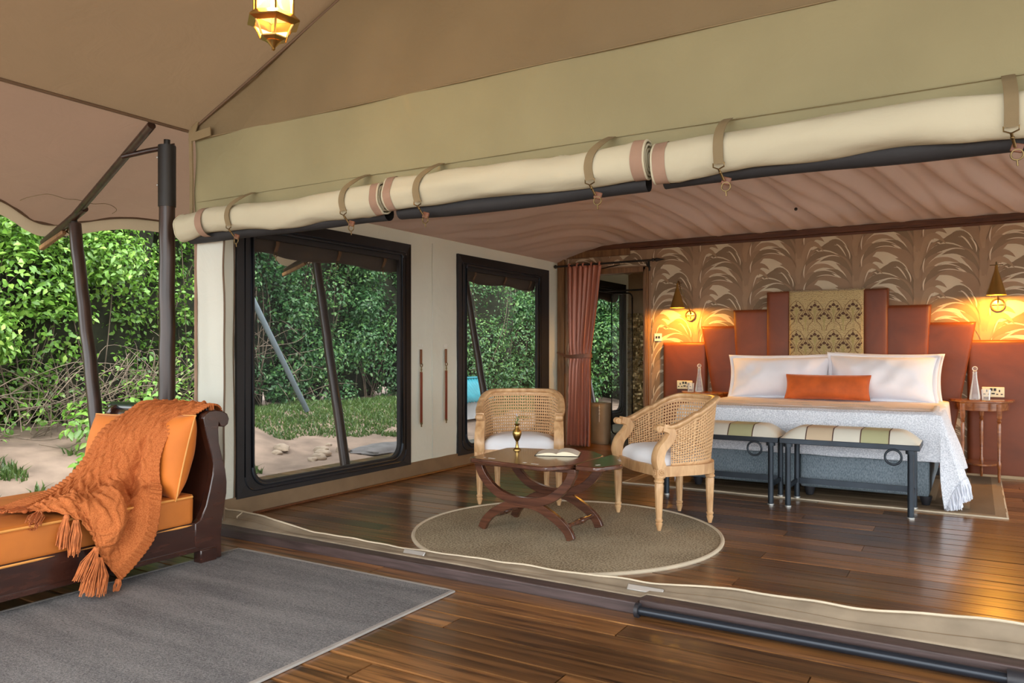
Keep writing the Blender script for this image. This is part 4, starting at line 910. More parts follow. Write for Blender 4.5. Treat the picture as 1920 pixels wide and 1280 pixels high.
# ================================================================== COFFEE TABLE
t = thing('coffee_table', 'dark carved folding coffee table with crossed curved legs on the round rug', 'coffee table', (-2.3, 4.2, .012))
TZ = .46
def leaf_top(nm, poly):
    b = MB(); b.prism(poly, TZ-.028, TZ); b.build(nm, M['tablewood'], t, bevel=.007)
leaf_top('table_leaf', [(-2.69, 3.955), (-2.66, 3.92), (-2.13, 3.83), (-2.09, 3.84), (-2.005, 3.975), (-2.0, 4.02), (-2.0, 4.40), (-2.015, 4.46), (-2.15, 4.60), (-2.19, 4.61), (-2.70, 4.50), (-2.735, 4.46)])
leaf_top('table_leaf', [(-1.985, 4.00), (-1.97, 3.975), (-1.85, 3.965), (-1.82, 3.985), (-1.765, 4.14), (-1.765, 4.18), (-1.90, 4.45), (-1.95, 4.49), (-1.985, 4.50)])
for x, y, L, a in ((-2.60, 3.985, .012, -.1), (-2.54, 3.972, .05, -.1), (-2.28, 3.925, .022, -.1), (-2.20, 3.905, .05, -.1), (-1.87, 4.06, .03, 1.2), (-1.84, 4.30, .07, 2.1)):
    b = MB(); b.box((x, y, TZ+.0006), (L, .012, .0014), Matrix.Rotation(a, 3, 'Z')); b.build('bone_inlay', M['stonein'], t)
def xleg(y, up):                           # one curved limb lying in the XZ plane
    cx = -2.335; w_ = .0175 if up else .0155
    P = [(-.335, y, .432), (-.295, y, .345), (-.20, y, .255), (-.07, y, .212), (.07, y, .212), (.20, y, .255), (.295, y, .345), (.335, y, .432)] if up else [(-.305, y, .014), (-.275, y, .07), (-.20, y, .135), (-.07, y, .192), (.07, y, .192), (.20, y, .135), (.285, y, .07), (.315, y, .014)]
    b = MB(); b.sweep([Vector((cx+p[0], p[1], p[2])) for p in cat(P, 6)], [(-w_, -.026), (w_, -.026), (w_, .026), (-w_, .026)], up=(0, 0, 1)); b.build('leg', M['tablewood'], t, bevel=.003)
for y in (4.02, 4.41): xleg(y, True); xleg(y, False)
for x in (-2.60, -2.06):
    b = MB(); R_ = Matrix.Rotation(-pi/2, 3, 'X'); b.lathe([(.008, 0), (.010, .02), (.016, .05), (.011, .09), (.018, .15), (.020, .18), (.012, .195), (.020, .21), (.018, .24), (.011, .30), (.016, .34), (.010, .37), (.008, .39)], (x, 4.02, .085), 14, R=R_); b.build('stretcher', M['tablewood'], t)
for y in (4.0, 4.43):
    b = MB(); b.bx(-2.68, -1.98, y-.012, y+.02, TZ-.05, TZ-.028); b.build('batten', M['tablewood'], t, bevel=.003)
# vase with sprig
vx, vy = -2.615, 4.40
t = thing('brass_vase', 'small brass bud vase standing on the coffee table', 'vase', (vx, vy, TZ))
b = MB(); b.lathe([(0, TZ), (.026, TZ), (.026, TZ+.004), (.012, TZ+.016), (.008, TZ+.045), (.010, TZ+.05), (.008, TZ+.055), (.022, TZ+.08), (.030, TZ+.105), (.028, TZ+.125), (.014, TZ+.143), (.011, TZ+.158), (.020, TZ+.172), (.018, TZ+.174), (.009, TZ+.16)], (vx, vy, 0), 24); b.build('vase', M['brass'], t)
t = thing('flower_sprig', 'tiny green sprig standing in the brass vase', 'flower', (vx, vy, TZ+.15))
b = MB(); b.tube([(vx, vy, TZ+.15), (vx+.003, vy, TZ+.19), (vx-.002, vy, TZ+.225)], .002, 5)
for k in range(9):
    a = k*2.4; z = TZ+.165+k*.005; b.grid(lambda u, v: (vx+(.006+.024*u)*cos(a)-(.007*(v-.5)*sin(pi*min(u+.1, 1)))*sin(a), vy+(.006+.024*u)*sin(a)+(.007*(v-.5)*sin(pi*min(u+.1, 1)))*cos(a), z+.022*u), 4, 2)
b.build('stem', M['green'], t)
b = MB()
for k in range(5): b.ball((vx-.002+.005*cos(k*1.3), vy+.005*sin(k*1.3), TZ+.225+.003*k), .004, 6)
b.build('blossom', plain('pale_petal', (.55, .50, .55), .7), t)
# open book
t = thing('open_book', 'open paperback lying face up on the coffee table', 'book', (-2.29, 4.36, TZ))
Rb = Matrix.Rotation(radians(22), 3, 'Z'); bc_ = Vector((-2.28, 4.35, TZ))
def bk(x, y, z): return bc_+Rb @ Vector((x, y, z))
for sx, hh in ((-1, .020), (1, .028)):
    b = MB()
    def pg(u, v, k): 
        arch = hh*(sin(pi*min(1, u*.9+.12))**.7)*(1-.25*u); return bk(sx*.135*u*(1-.0*k), -.10+.20*v, .003+arch*k)
    b.grid(lambda u, v: pg(u, v, 1), 14, 4); b.grid(lambda u, v: pg(u, v, 0), 14, 1)
    for v0 in (0, 1): b.grid(lambda u, v: pg(u, v0, v), 14, 6)
    b.grid(lambda u, v: pg(1, u, v), 1, 6); b.build('page_block', M['paper'], t)
    b = MB(); b.grid(lambda u, v: tuple(Vector(pg(u*.985, .02+.96*v, 1))+Vector((0, 0, .0008))), 14, 4); b.build('page', M['paperp'], t)
b = MB(); b.grid(lambda u, v: tuple(bk(-.14+.28*u, -.103+.206*v, .0018)), 2, 2); b.build('book_cover', M['dark'], t, solid=.002)

# ================================================================== HEADBOARD
t = thing('headboard', 'stepped terracotta velvet headboard fixed along the back wall', 'headboard', (-1.27, 8.1, 0))
def hpanel(x0, x1, ztop, yf, lean0, lean1, nm='velvet_panel', mat=None):
    b = MB(); e = .03; n = 12
    def f(u, v):
        z = ztop*v; L = x0+lean0*(1-v)*ztop; R_ = x1-lean1*(1-v)*ztop; x = L+(R_-L)*u
        du = min(u, 1-u)*(R_-L); dz = min(ztop-z, 1); d = min(du, dz); k = 1 if d > e else sqrt(max(0, 1-(1-d/e)**2)); return (x, yf+.035*(1-k)-.008*sin(pi*u), z)
    us = [0, .02, .05, .1, .2, .35, .5, .65, .8, .9, .95, .98, 1]; vsn = [0, .2, .4, .55, .7, .8, .88, .93, .96, .98, .99, 1]
    P = [f(u, v) for v in vsn for u in us]; w = len(us)
    b.add(P, [(j*w+i, j*w+i+1, (j+1)*w+i+1, (j+1)*w+i) for j in range(len(vsn)-1) for i in range(w-1)])
    # returns to the wall
    for edge_ in ([f(0, v) for v in vsn], [f(1, v) for v in vsn], [f(u, 1) for u in us]):
        m_ = len(edge_); b.add(edge_+[(p[0], YB-.016, p[2]) for p in edge_], [(i, i+1, m_+i+1, m_+i) for i in range(m_-1)])
    return b.build(nm, mat or M['velvet'], t, angle=50)
hpanel(-2.95, -2.46, 1.21, 8.085, 0, 0); hpanel(-.07, .44, 1.215, 8.085, 0, 0)
hpanel(-2.515, -2.10, 1.378, 8.055, .17, 0); hpanel(-.42, .0, 1.38, 8.055, 0, .17)
hpanel(-2.168, -1.78, 1.54, 8.025, .05, 0); hpanel(-.75, -.355, 1.545, 8.025, 0, .05)
hpanel(-1.82, -1.59, 1.712, 7.995, .0, 0); hpanel(-.925, -.71, 1.708, 7.995, 0, .0)
cp = hpanel(-1.606, -.91, 1.716, 7.985, 0, 0, 'patterned_panel', None)
def damaskmat():
    m, n, l, b = newmat('gold_damask'); vec = coords(n, l)
    w = n.new('ShaderNodeTexVoronoi'); w.feature = 'DISTANCE_TO_EDGE'; w.inputs['Scale'].default_value = 75; l.new(vec, w.inputs[0])
    w2 = n.new('ShaderNodeTexWave'); w2.wave_type = 'RINGS'; w2.inputs['Scale'].default_value = 30; w2.inputs['Distortion'].default_value = 9; w2.inputs['Detail'].default_value = 2; l.new(vec, w2.inputs[0])
    mm = n.new('ShaderNodeMath'); mm.operation = 'MULTIPLY'; l.new(w2.outputs['Fac'], mm.inputs[0]); 
    mr = n.new('ShaderNodeMapRange'); mr.inputs[1].default_value = .0; mr.inputs[2].default_value = .10; l.new(w.outputs['Distance'], mr.inputs[0]); l.new(mr.outputs[0], mm.inputs[1])
    l.new(ramp(n, l, mm.outputs[0], [(.06, (.17, .10, .035)), (.22, (.56, .44, .20))]), b.inputs['Base Color']); b.inputs['Roughness'].default_value = .6; b.inputs['Sheen Weight'].default_value = .3; return m
cp.data.materials.clear(); cp.data.materials.append(damaskmat())
# woven flower motifs, a flat print on the cloth
b = MB(); yq = 7.9245
def yat(x): return 7.985-.008*sin(pi*(x+1.606)/.696)-.0012
def disc(x, z, r, mi, sx=1.0, sz=1.0, rot=0):
    P = []
    for k in range(9):
        a = 2*pi*k/9; dx, dz = r*sx*cos(a), r*sz*sin(a); X = x+dx*cos(rot)-dz*sin(rot); P.append((min(max(X, -1.585), -.93), yat(X)-.0004*mi, z+dx*sin(rot)+dz*cos(rot)))
    b.add(P, [tuple(range(9))[::-1]], mi)
def stroke(pts, w, mi):
    P = cat([(x, 0, z) for x, z in pts], 5); L = []; 
    for i, p in enumerate(P):
        d = (P[min(i+1, len(P)-1)]-P[max(i-1, 0)]).normalized(); q = Vector((-d.z, 0, d.x))*w*.5
        for s_ in (1, -1): X = min(max(p.x+q.x*s_, -1.59), -.926); L.append((X, yat(X)-.0002-.0003*mi, p.z+q.z*s_))
    b.add(L, [(2*i, 2*i+2, 2*i+3, 2*i+1)[::-1] for i in range(len(P)-1)], mi)
px = .172
for rr_ in range(4):
    for cc in range(-1, 6):
        x = -1.605+.08+cc*px; z = 1.56-rr_*.285
        for dx, dz, k in ((0, 0, 1), (px/2, -.085, .95)):
            X, Z = x+dx, z+dz
            if not -1.62 < X < -.90 or Z > 1.69: continue
            for side in (-1, 1):
                stroke([(X+side*.018, Z-.16), (X+side*.03, Z-.11), (X+side*.066, Z-.065), (X+side*.07, Z-.02), (X+side*.03, Z+.035), (X, Z+.05)], .006, 2)
                stroke([(X, Z-.09), (X+side*.012, Z-.05), (X+side*.022, Z-.018)], .007, 3)
                disc(X+side*.030, Z-.014, .014, 0, 1.2, .9, side*.7); disc(X+side*.044, Z-.040, .013, 0, 1.2, .9, side*.2)
            stroke([(X, Z-.17), (X, Z-.05), (X, Z-.01)], .009, 3)
            disc(X, Z+.004, .016, 0, .75, 1.1); disc(X-.01, Z+.0, .009, 0); disc(X+.01, Z, .009, 0); disc(X, Z+.032, .006, 1)
b.build('woven_flowers', [plain('flower_umber', (.085, .035, .012), .7), plain('flower_rust', (.15, .05, .02), .7), plain('flower_line', (.20, .12, .045), .7), plain('flower_sage', (.36, .30, .11), .7)], cp, smooth=False)

# ================================================================== BED
t = thing('bed', 'wide bed with a grey upholstered base and white mattress below the headboard', 'bed', (-1.17, 7.0, 0))
BX0, BX1, BY0, BY1, BZ = -2.08, -.25, 6.22, 7.93, .655
for x0, x1 in ((BX0+.02, -1.175), (-1.165, BX1-.035)):
    b = MB(); b.bx(x0, x1, BY0+.01, BY1, .074, .335); b.build('base', M['grey'], t, bevel=.02, seg=3)
for x in (-1.975, -1.10, -.31):
    for y in (BY0+.05, BY1-.1):
        b = MB(); b.lathe([(0, .010), (.026, .010), (.042, .068), (.042, .074), (0, .074)], (x, y, .003), 18); b.build('foot', M['blackfoot'], t)
b = MB(); rbox(b, BX0+.01, BX1-.01, BY0+.02, BY1, .337, BZ-.012, .06, 12, 12, 6, .012); b.build('mattress', M['linen'], t, angle=80)
sh = thing('bed_sheet', 'white duvet showing at the bed edge behind the coverlet', 'duvet', (-1.17, 7.3, BZ))
b = MB()
def duv(u, v):
    y = 6.55+1.36*v; s_ = (u-.5)*2.62
    hw = (BX1-BX0)/2+.01; cx = (BX0+BX1)/2
    if abs(s_) < hw: x, z = cx+s_, BZ+.012+.006*nz(s_*4, y*4)
    else: d = abs(s_)-hw; x, z = cx+(hw+.02+.10*d+.012*sin(y*9+s_))*(1 if s_ > 0 else -1), BZ+.012-d*.95
    return (x, y, z)
b.grid(duv, 90, 50); b.build('duvet', plain('duvet_cotton', (.84, .80, .82), .8, var=.02), sh, angle=80, solid=.01)
# coverlet
cvt = thing('coverlet', 'pale grey woven coverlet with a fringed side over the foot of the bed', 'coverlet', (-1.17, 6.6, BZ))
hw = (BX1-BX0)/2+.015; ccx = (BX0+BX1)/2
def cover(u, v):
    s_ = -hw-.42+(2*hw+.42+.50)*u                # across, hangs further down on the right
    tt = -.36+1.16*v                             # negative: down the foot of the bed
    s_ += 0
    side = max(0, abs(s_)-hw); sg = 1 if s_ > 0 else -1; fr = max(0, -tt)
    rnd = .045
    x = ccx+max(-hw, min(hw, s_)); y = BY0-.012+max(0, tt); z = BZ+.026
    f = exp(-min(side, 9)*9)
    if side > 0 and fr == 0:
        fl = .26*side+.03*sin(y*11+1)*min(1, side*3); x += sg*(.018+fl); z -= side*.93
    elif fr > 0 and side == 0:
        y -= .018+.05*fr+.012*sin(s_*5)*fr*2; z -= fr*.97
    elif side > 0 and fr > 0:
        d = sqrt(side*side+fr*fr); a = atan2(side, fr)/(pi/2)
        x += sg*(.018+.26*side*a**2.6); y -= .018+.05*fr+.05*side*sin(pi*a)*fr*3; z -= .62*(side+fr)*.93+.38*d*.93
    # rounded shoulders
    ed = min(hw-abs(s_) if side == 0 else 9, tt if fr == 0 else 9)
    if ed < rnd and side == 0 and fr == 0: z -= rnd*.45*(1-ed/rnd)**2
    elif side+fr < rnd: z -= rnd*.45*(1-(side+fr)/rnd)*.6
    return Vector((x, y, z+.004*nz(x*5, y*5)))
b = MB(); b.grid(cover, 150, 80)
covm = speckle('coverlet_weave', (.56, .60, .67), (.84, .87, .93), 120, .9, .7, .004, (1, 1, 1), .2)
b.build('woven_cloth', covm, cvt, angle=80, solid=.005)
b = MB(); random.seed(9); fm = plain('fringe_yarn', (.70, .73, .80), .9, var=.15)
for k in range(74):
    v = .0+k/73*.62; p = cover(1, v); q0 = cover(.985, v); d = (p-q0).normalized(); L = random.uniform(.075, .10)
    for s_ in range(5):
        o_ = Vector((random.uniform(-.006, .006), random.uniform(-.016, .016), 0)); e = p+d*.035+Vector((random.uniform(-.004, .012), random.uniform(-.02, .02), -.03)); e2 = p+d*.05+Vector((random.uniform(-.0, .02), random.uniform(-.03, .03), -L))
        e2.z = max(e2.z, .016); e.z = max(e.z, .018); b.tube([p+o_*.4, e+o_, e2+o_], .0055, 4, scale=lambda q: 1-.4*q)
    b.ball(p+d*.03, .010, 6)
stuff(b.build('fringe', fm, cvt))
# pillows
def oxford(label, c, w, h, th, rx, rz, seed, ry=0):
    t = thing('white_pillow', label, 'pillow', (c[0], c[1], c[2]-h/2), group='white bed pillows')
    xf = xform(c, radians(rx), radians(ry), radians(rz)); b = MB(); pillow(b, w-.06, h-.06, th, xf, 34, 30, .08, seed, .035); cv_ = b.build('cover', M['linen'], t, angle=80)
    b = MB(); E0 = pillow_edge(w-.065, h-.065, .08, 20); E1 = pillow_edge(w, h, .062, 20); n = len(E0)
    b.add([xf(*p) for p in E0]+[xf(p[0], .010*nz(p[0]*7, p[2]*7, seed), p[2]) for p in E1], [(i, (i+1) % n, n+(i+1) % n, n+i) for i in range(n)]); b.build('flange', M['linen'], cv_, solid=.004); return t
oxford('left white pillow leaning on the headboard, clear of the other two', (-1.615, 7.66, .865), .99, .46, .30, -17, 2, 1.0, -1)
oxford('front right white pillow leaning on the headboard', (-.735, 7.63, .872), .95, .47, .30, -17, -3, 5.0, 1)
oxford('rear right white pillow, mostly hidden behind the front right one', (-.70, 7.80, .875), .92, .45, .20, -8, -3, 9.0, 1)
t = thing('lumbar_cushion', 'long rust velvet cushion lying against the white pillows', 'cushion', (-1.16, 7.38, .67))
xf = xform((-1.155, 7.42, .79), radians(-22), 0, radians(1)); b = MB(); pillow(b, .72, .235, .16, xf, 34, 18, .05, 3.3, .012); b.build('cover', M['rust'], t, angle=80)
b = MB(); b.tube([xf(*p) for p in pillow_edge(.72, .235, .05)], .004, 6, closed=True); b.build('piping', M['rust'], t)

# ================================================================== BENCHES
bstripe = [plain('bench_ivory', (.70, .68, .58), .7, var=.03), plain('bench_sage', (.44, .44, .25), .7, var=.05), plain('bench_sand', (.60, .48, .33), .7, var=.05), plain('bench_brown_line', (.10, .05, .035), .7)]
def bench(label, x0, x1, ringx, cols_):
    t = thing('bed_bench', label, 'bench', ((x0+x1)/2, 5.9, 0), group='iron benches at the foot of the bed'); y0, y1 = 5.725, 6.105
    b = MB()
    for (a, c, d, e) in ((x0, x1, y0, y0+.03), (x0, x1, y1-.03, y1), (x0, x0+.03, y0+.03, y1-.03), (x1-.03, x1, y0+.03, y1-.03)): b.bx(a, c, d, e, .455, .492)
    b.build('top_frame', M['iron'], t, bevel=.003)
    b = MB(); b.bx(x0+.03, x1-.03, y0+.03, y1-.03, .462, .480); b.build('seat_board', M['dark'], t)
    for x in (x0+.055, x1-.055):
        for y in (y0+.028, y1-.028):
            b = MB(); zf = .013 if y > 6.05 else .001
            b.lathe([(.020, zf+.008), (.020, .44), (.0, .44)], (x, y, 0), 16); b.lathe([(.032, .432), (.032, .456), (0, .456)], (x, y, 0), 16); b.lathe([(0, zf), (.024, zf), (.024, zf+.01), (.020, zf+.012)], (x, y, 0), 16, mi=1); b.build('leg', [M['iron'], M['steel']], t)
    for y in (y1-.028,):
        b = MB(); b.bx(x0+.06, x1-.06, y-.008, y+.008, .125, .165); b.build('stretcher', M['iron'], t)
    for x in (x0+.055, x1-.055):
        b = MB(); b.bx(x-.008, x+.008, y0+.03, y1-.03, .13, .16); b.build('side_stretcher', M['iron'], t)
    b = MB(); b.torus((ringx, y0-.006, .408), .050, .0075, 'y', 32, 10); b.build('ring', M['iron'], t)
    # domed striped cushion cut into its woven bands
    b = MB(); n = 60
    def dome(u, v):
        a = min(u, 1-u)*(x1-x0)/.14; ka = sin(min(1, a)*pi/2)**.8; c = min(v, 1-v)*(y1-y0)/.10; kc = sin(min(1, c)*pi/2)**.8
        return (x0+.004+(x1-x0-.008)*u, y0+.004+(y1-y0-.008)*v, .492+.082*min(ka, 1)*kc+.0)
    nb = len(cols_)
    for k, mi in enumerate(cols_):
        a, c = k/nb, (k+1)/nb; e = .008
        b.grid(lambda u, v: dome(a+(c-a-e)*u if k < nb-1 else a+(c-a)*u, v), 10, 20, mi)
        if k < nb-1: b.grid(lambda u, v: tuple(Vector(dome(c-e+e*u, v))+Vector((0, 0, .0015))), 1, 20, 3)
    b.build('striped_cushion', bstripe, t, angle=80); return t
bench('right iron bench with striped cushion at the foot of the bed', -1.212, -.318, -.475, [0, 2, 0, 1, 0])
bench('left iron bench with striped cushion, partly behind the cane armchair', -2.118, -1.222, -1.385, [0, 2, 0, 1, 0])

# ================================================================== NIGHTSTANDS
def nightstand(label, cx):
    t = thing('nightstand', label, 'nightstand', (cx, 7.8, 0), group='half-round bedside tables'); n = 24
    def dl(rx, ry, y0=8.0): return [(cx+rx*cos(pi+pi*k/n), y0+ry*sin(pi+pi*k/n)) for k in range(n+1)]
    b = MB(); b.prism(dl(.25, .34), .672, .692); b.build('top', M['standwood'], t, bevel=.005)
    b = MB(); b.prism(dl(.205, .28), .60, .672); b.build('apron', M['standwood'], t, bevel=.003)
    lp = [(.006, 0), (.009, .01), (.012, .06), (.011, .12), (.016, .13), (.016, .165), (.010, .18), (.014, .35), (.016, .48), (.011, .50), (.019, .515), (.012, .53), (.020, .545), (.020, .66), (0, .66)]
    for x, y in ((cx-.14, 7.655), (cx+.125, 7.655), (cx, 7.97)):
        b = MB(); b.lathe(lp, (x, y, .006), 16); b.build('leg', M['standwood'], t)
    b = MB(); b.prism(dl(.15, .32, 7.99), .135, .152); b.build('shelf', M['standwood'], t, bevel=.003); return t
nightstand('half-round wooden bedside table right of the bed', .04); nightstand('half-round wooden bedside table left of the bed, mostly behind an armchair', -2.43)
for lab1, lab2, x, gx in (('clear glass carafe on the right bedside table', 'small clear tumbler beside the right carafe', -.01, .072), ('clear glass carafe on the left bedside table', 'small clear tumbler beside the left carafe', -2.435, -2.515)):
    y = 7.76; z = .692
    t = thing('glass_carafe', lab1, 'carafe', (x, y, z), group='bedside carafes')
    b = MB(); b.lathe([(0, z+.003), (.038, z+.003), (.043, z+.008), (.042, z+.03), (.018, z+.19), (.016, z+.235), (.019, z+.245), (.017, z+.245), (.014, z+.235), (.016, z+.19), (.039, z+.03), (.038, z+.012), (0, z+.010)], (x, y, 0), 28); b.build('bottle', M['glass'], t)
    b = MB(); b.lathe([(.0385, z+.012), (.036, z+.05), (0, z+.05)], (x, y, 0), 28); b.build('water', M['glass'], t)
    b = MB(); b.ball((x, y, z+.272), .022, 16); b.lathe([(.012, z+.225), (.013, z+.25), (.010, z+.255)], (x, y, 0), 14); b.build('stopper', M['glass'], t)
    t = thing('glass_tumbler', lab2, 'glass', (gx, y-.03, z), group='bedside tumblers')
    b = MB(); b.lathe([(0, z+.001), (.030, z+.001), (.036, z+.095), (.034, z+.095), (.028, z+.008), (0, z+.008)], (gx, y-.03, 0), 26); b.build('tumbler', M['glass'], t)
    b = MB(); b.torus((gx, y-.03, z+.003), .028, .002, 'z', 24, 6); b.build('base_ring', M['steel'], t)
# sockets and switch
for lab, x in (('cream double socket on the left end of the headboard', -2.692), ('cream double socket on the right end of the headboard', .128)):
    t = thing('double_socket', lab, 'socket', (x, 8.08, .70), group='headboard sockets'); y = 8.0745
    b = MB(); b.bx(x-.085, x+.085, y-.012, y+.002, .706, .796); pt = b.build('plate', M['plate'], t, bevel=.004)
    b = MB()
    for s_ in (-1, 1):
        b.bx(x+s_*.048-.005, x+s_*.048+.005, y-.0135, y-.011, .752, .772)
        for d in (-1, 1): b.bx(x+s_*.048+d*.017-.008, x+s_*.048+d*.017+.008, y-.0135, y-.011, .728, .737)
        b.bx(x+s_*.014-.010, x+s_*.014+.010, y-.0155, y-.011, .762, .785)
    b.bx(x-.013, x+.013, y-.0135, y-.011, .732, .744); b.build('slots', M['dark'], pt)
t = thing('light_switch', 'small white switch plate on the wallpaper right of the doorway', 'switch', (-3.02, 8.14, 1.23))
b = MB(); b.bx(-3.062, -2.978, 8.137, 8.149, 1.225, 1.310); b.build('plate', M['white'], t, bevel=.003)
for x in (-3.035, -3.005):
    b = MB(); b.bx(x-.008, x+.008, 8.131, 8.138, 1.256, 1.28); b.build('rocker', M['dark'], t)

# ================================================================== WALL SCONCES
def sconce(label, x, zb):
    t = thing('wall_sconce', label, 'wall lamp', (x, 8.1, zb), group='brass cone wall lamps')
    rx = x+(.065 if x < -1 else .015); rz = zb-.075
    b = MB(); b.lathe([(0, 0), (.052, 0), (.055, .004), (.055, .014), (.046, .018), (.044, .010), (.012, .010), (0, .012)], (rx, 8.148, rz), 28, R=Matrix.Rotation(pi/2, 3, 'X')); wr = b.build('wall_rose', M['brass'], t)
    b = MB(); b.torus((rx, 8.125, rz), .052, .006, 'y', 28, 8); b.rod((rx-.045, 8.128, rz), (rx+.045, 8.128, rz), .004, 6); b.rod((rx, 8.128, rz-.045), (rx, 8.128, rz+.05), .004, 6); b.build('rose_ring', M['brass'], wr)
    b = MB(); b.tube(cat([(rx, 8.14, rz+.01), (rx, 8.08, rz+.08), (x, 8.02, zb+.19), (x, 7.95, zb+.285), (x, 7.902, zb+.262)], 6), .006, 8); b.build('arm', M['abrass'], t)
    y = 7.90
    b = MB(); b.lathe([(.0, zb+.265), (.008, zb+.262), (.012, zb+.245), (.014, zb+.215), (.078, zb), (.076, zb), (.012, zb+.212)], (x, y, 0), 32); sh_ = b.build('shade', M['brass'], t)
    b = MB(); b.rod((x-.05, y, zb+.262), (x+.05, y, zb+.262), .004, 6); b.rod((x, y, zb+.26), (x, y, zb+.29), .004, 6); b.build('thumb_screw', M['abrass'], t)
    b = MB(); b.ball((x, y, zb+.045), .024, 14); b.build('bulb', M['bulb'], t)
    b = MB(); b.rod((x, y, zb+.06), (x, y, zb+.13), .016, 12); b.build('lamp_holder', M['dark'], sh_)
    ld = bpy.data.lights.new('sconce_light', 'POINT'); o = bpy.data.objects.new('sconce_light', ld); COL.objects.link(o); o.parent = t; o.location = (0, y-8.1, .015); ld.energy = 21; ld.color = (1, .45, .045); ld.shadow_soft_size = .02
sconce('brass cone wall lamp left of the headboard', -2.716, 1.573); sconce('brass cone wall lamp right of the headboard', .150, 1.602)

# ================================================================== DOOR CURTAIN
t = thing('curtain_rod', 'thin black iron rod with arrow finial above the washroom doorway', 'curtain rod', (-3.6, 8.05, 2.12))
b = MB(); b.rod((-4.24, 8.03, 2.105), (-3.06, 8.06, 2.118), .011, 12); b.build('rod', M['dark'], t)
b = MB(); b.lathe([(0, 0), (.012, .0), (.022, .012), (.010, .03), (.022, .05), (.0, .15)], (-3.06, 8.06, 2.118), 12, R=Matrix.Rotation(pi/2, 3, 'Y')); b.build('arrow_finial', M['dark'], t)
b = MB(); b.ball((-4.245, 8.03, 2.105), .022, 10); b.build('ball_finial', M['dark'], t)
for x in (-3.13,):
    b = MB(); b.tube([(x, 8.058, 2.10), (x, 8.10, 2.06), (x, 8.14, 2.05)], .008, 8); b.bx(x-.015, x+.015, 8.138, 8.149, 2.01, 2.12); b.build('bracket', M['dark'], t)
t = thing('door_curtain', 'terracotta curtain tied back at the left of the washroom doorway', 'curtain', (-3.95, 8.05, 0))
def curt(u, v):
    z = .015+2.085*v
    if z > 1.05: k = (z-1.05)/1.05; l_, r_ = -4.075-.03*k**.6, -3.80+.145*k**.75
    else: k = (1.05-z)/1.05; l_, r_ = -4.075-.03*k**.8, -3.80-.0*k+.01*sin(k*2)+(-.02*k)
    pinch = exp(-((z-1.06)/.07)**2); amp = .030*(1-.6*pinch)*(.7+.3*k)
    x = l_+(r_-l_)*u+.010*sin(u*40+z*1.5)*(1-pinch); ph = u*2*pi*7+1.2*nz(u*3, z*.6)
    return (x, 8.045+amp*sin(ph)*.9+.010*nz(u*8, z*2), z)
b = MB(); b.grid(curt, 150, 70); b.build('cloth', M['curtain'], t, angle=80, solid=.003)
for k in range(5):
    u = .08+k*.21; p = curt(u, 1); b = MB(); b.torus((p[0], 8.045, 2.110), .017, .012, 'x', 14, 6); b.build('tab_loop', M['curtain'], t)
t = thing('curtain_tieback', 'dark braided cord tying the terracotta curtain to the wall', 'tieback', (-3.95, 8.03, 1.03))
P = [(-4.24, 8.06, 1.10), (-4.18, 8.05, 1.075), (-4.09, 8.02, 1.055), (-4.02, 7.995, 1.05), (-3.93, 7.985, 1.055), (-3.83, 7.995, 1.06), (-3.785, 8.04, 1.06), (-3.83, 8.09, 1.06), (-3.95, 8.10, 1.058), (-4.08, 8.08, 1.06)]
b = MB(); b.sweep(cat(P, 5), [(-.006, -.02), (.006, -.02), (.006, .02), (-.006, .02)], scale=lambda q: .5+min(1, q*2.2)*.7); b.build('cord', M['leather'], t, bevel=.002)
# things in the washroom
t = thing('paper_basket', 'tall kraft paper basket standing just inside the washroom doorway', 'basket', (-3.88, 8.52, 0))
b = MB(); n = 28
def bas(u, v): 
    a = 2*pi*u; c, s_ = cos(a), sin(a); sq = 1/max(abs(c), abs(s_))**.55; return (-3.88+.118*c*sq*(.93+.07*v), 8.50+.10*s_*sq*(.93+.07*v), .0+.485*v+.004*nz(u*9, v*4))
b.grid(bas, n, 10, closeu=True); b.grid(lambda u, v: (-3.88+(bas(u, .02)[0]+3.88)*v, 8.50+(bas(u, .02)[1]-8.50)*v, .005), n, 2, closeu=True); b.build('basket_body', M['kraft'], t, solid=.006)
b = MB(); b.tube([bas(k/28, 1) for k in range(28)], .006, 6, closed=True); b.build('rim', M['kraft'], t)
b = MB()
for k in range(6): b.ball((-3.845, 8.385, .465-.02*k), .010 if k % 2 else .007, 8)
b.tube([(-3.845, 8.385, .35), (-3.845, 8.385, .27)], .004, 5); b.build('bead_string', M['white'], t)
t = thing('shower_screen', 'glass shower panel with thin dark rounded frame in the washroom', 'shower screen', (-4.2, 9.9, .05))
P = [(-4.27+p[0], 10.0-.0*p[0], p[1]) for p in rr(.14, .43, .02, 1.87, .06)]
P = [(p[0], 9.40, p[2]) for p in P]
b = MB(); b.tube(P, .010, 8, closed=True); b.build('frame', M['dark'], t)
b = MB(); b.add(P, [tuple(range(len(P)))]); b.build('pane', M['glass'], t, smooth=False)
t = thing('washroom_rail', 'dark curtain rail across the washroom', 'rail', (-3.7, 10.0, 1.95)); b = MB(); b.rod((-4.25, 9.42, 1.91), (-3.01, 9.42, 1.91), .012, 10); b.build('rail', M['dark'], t)

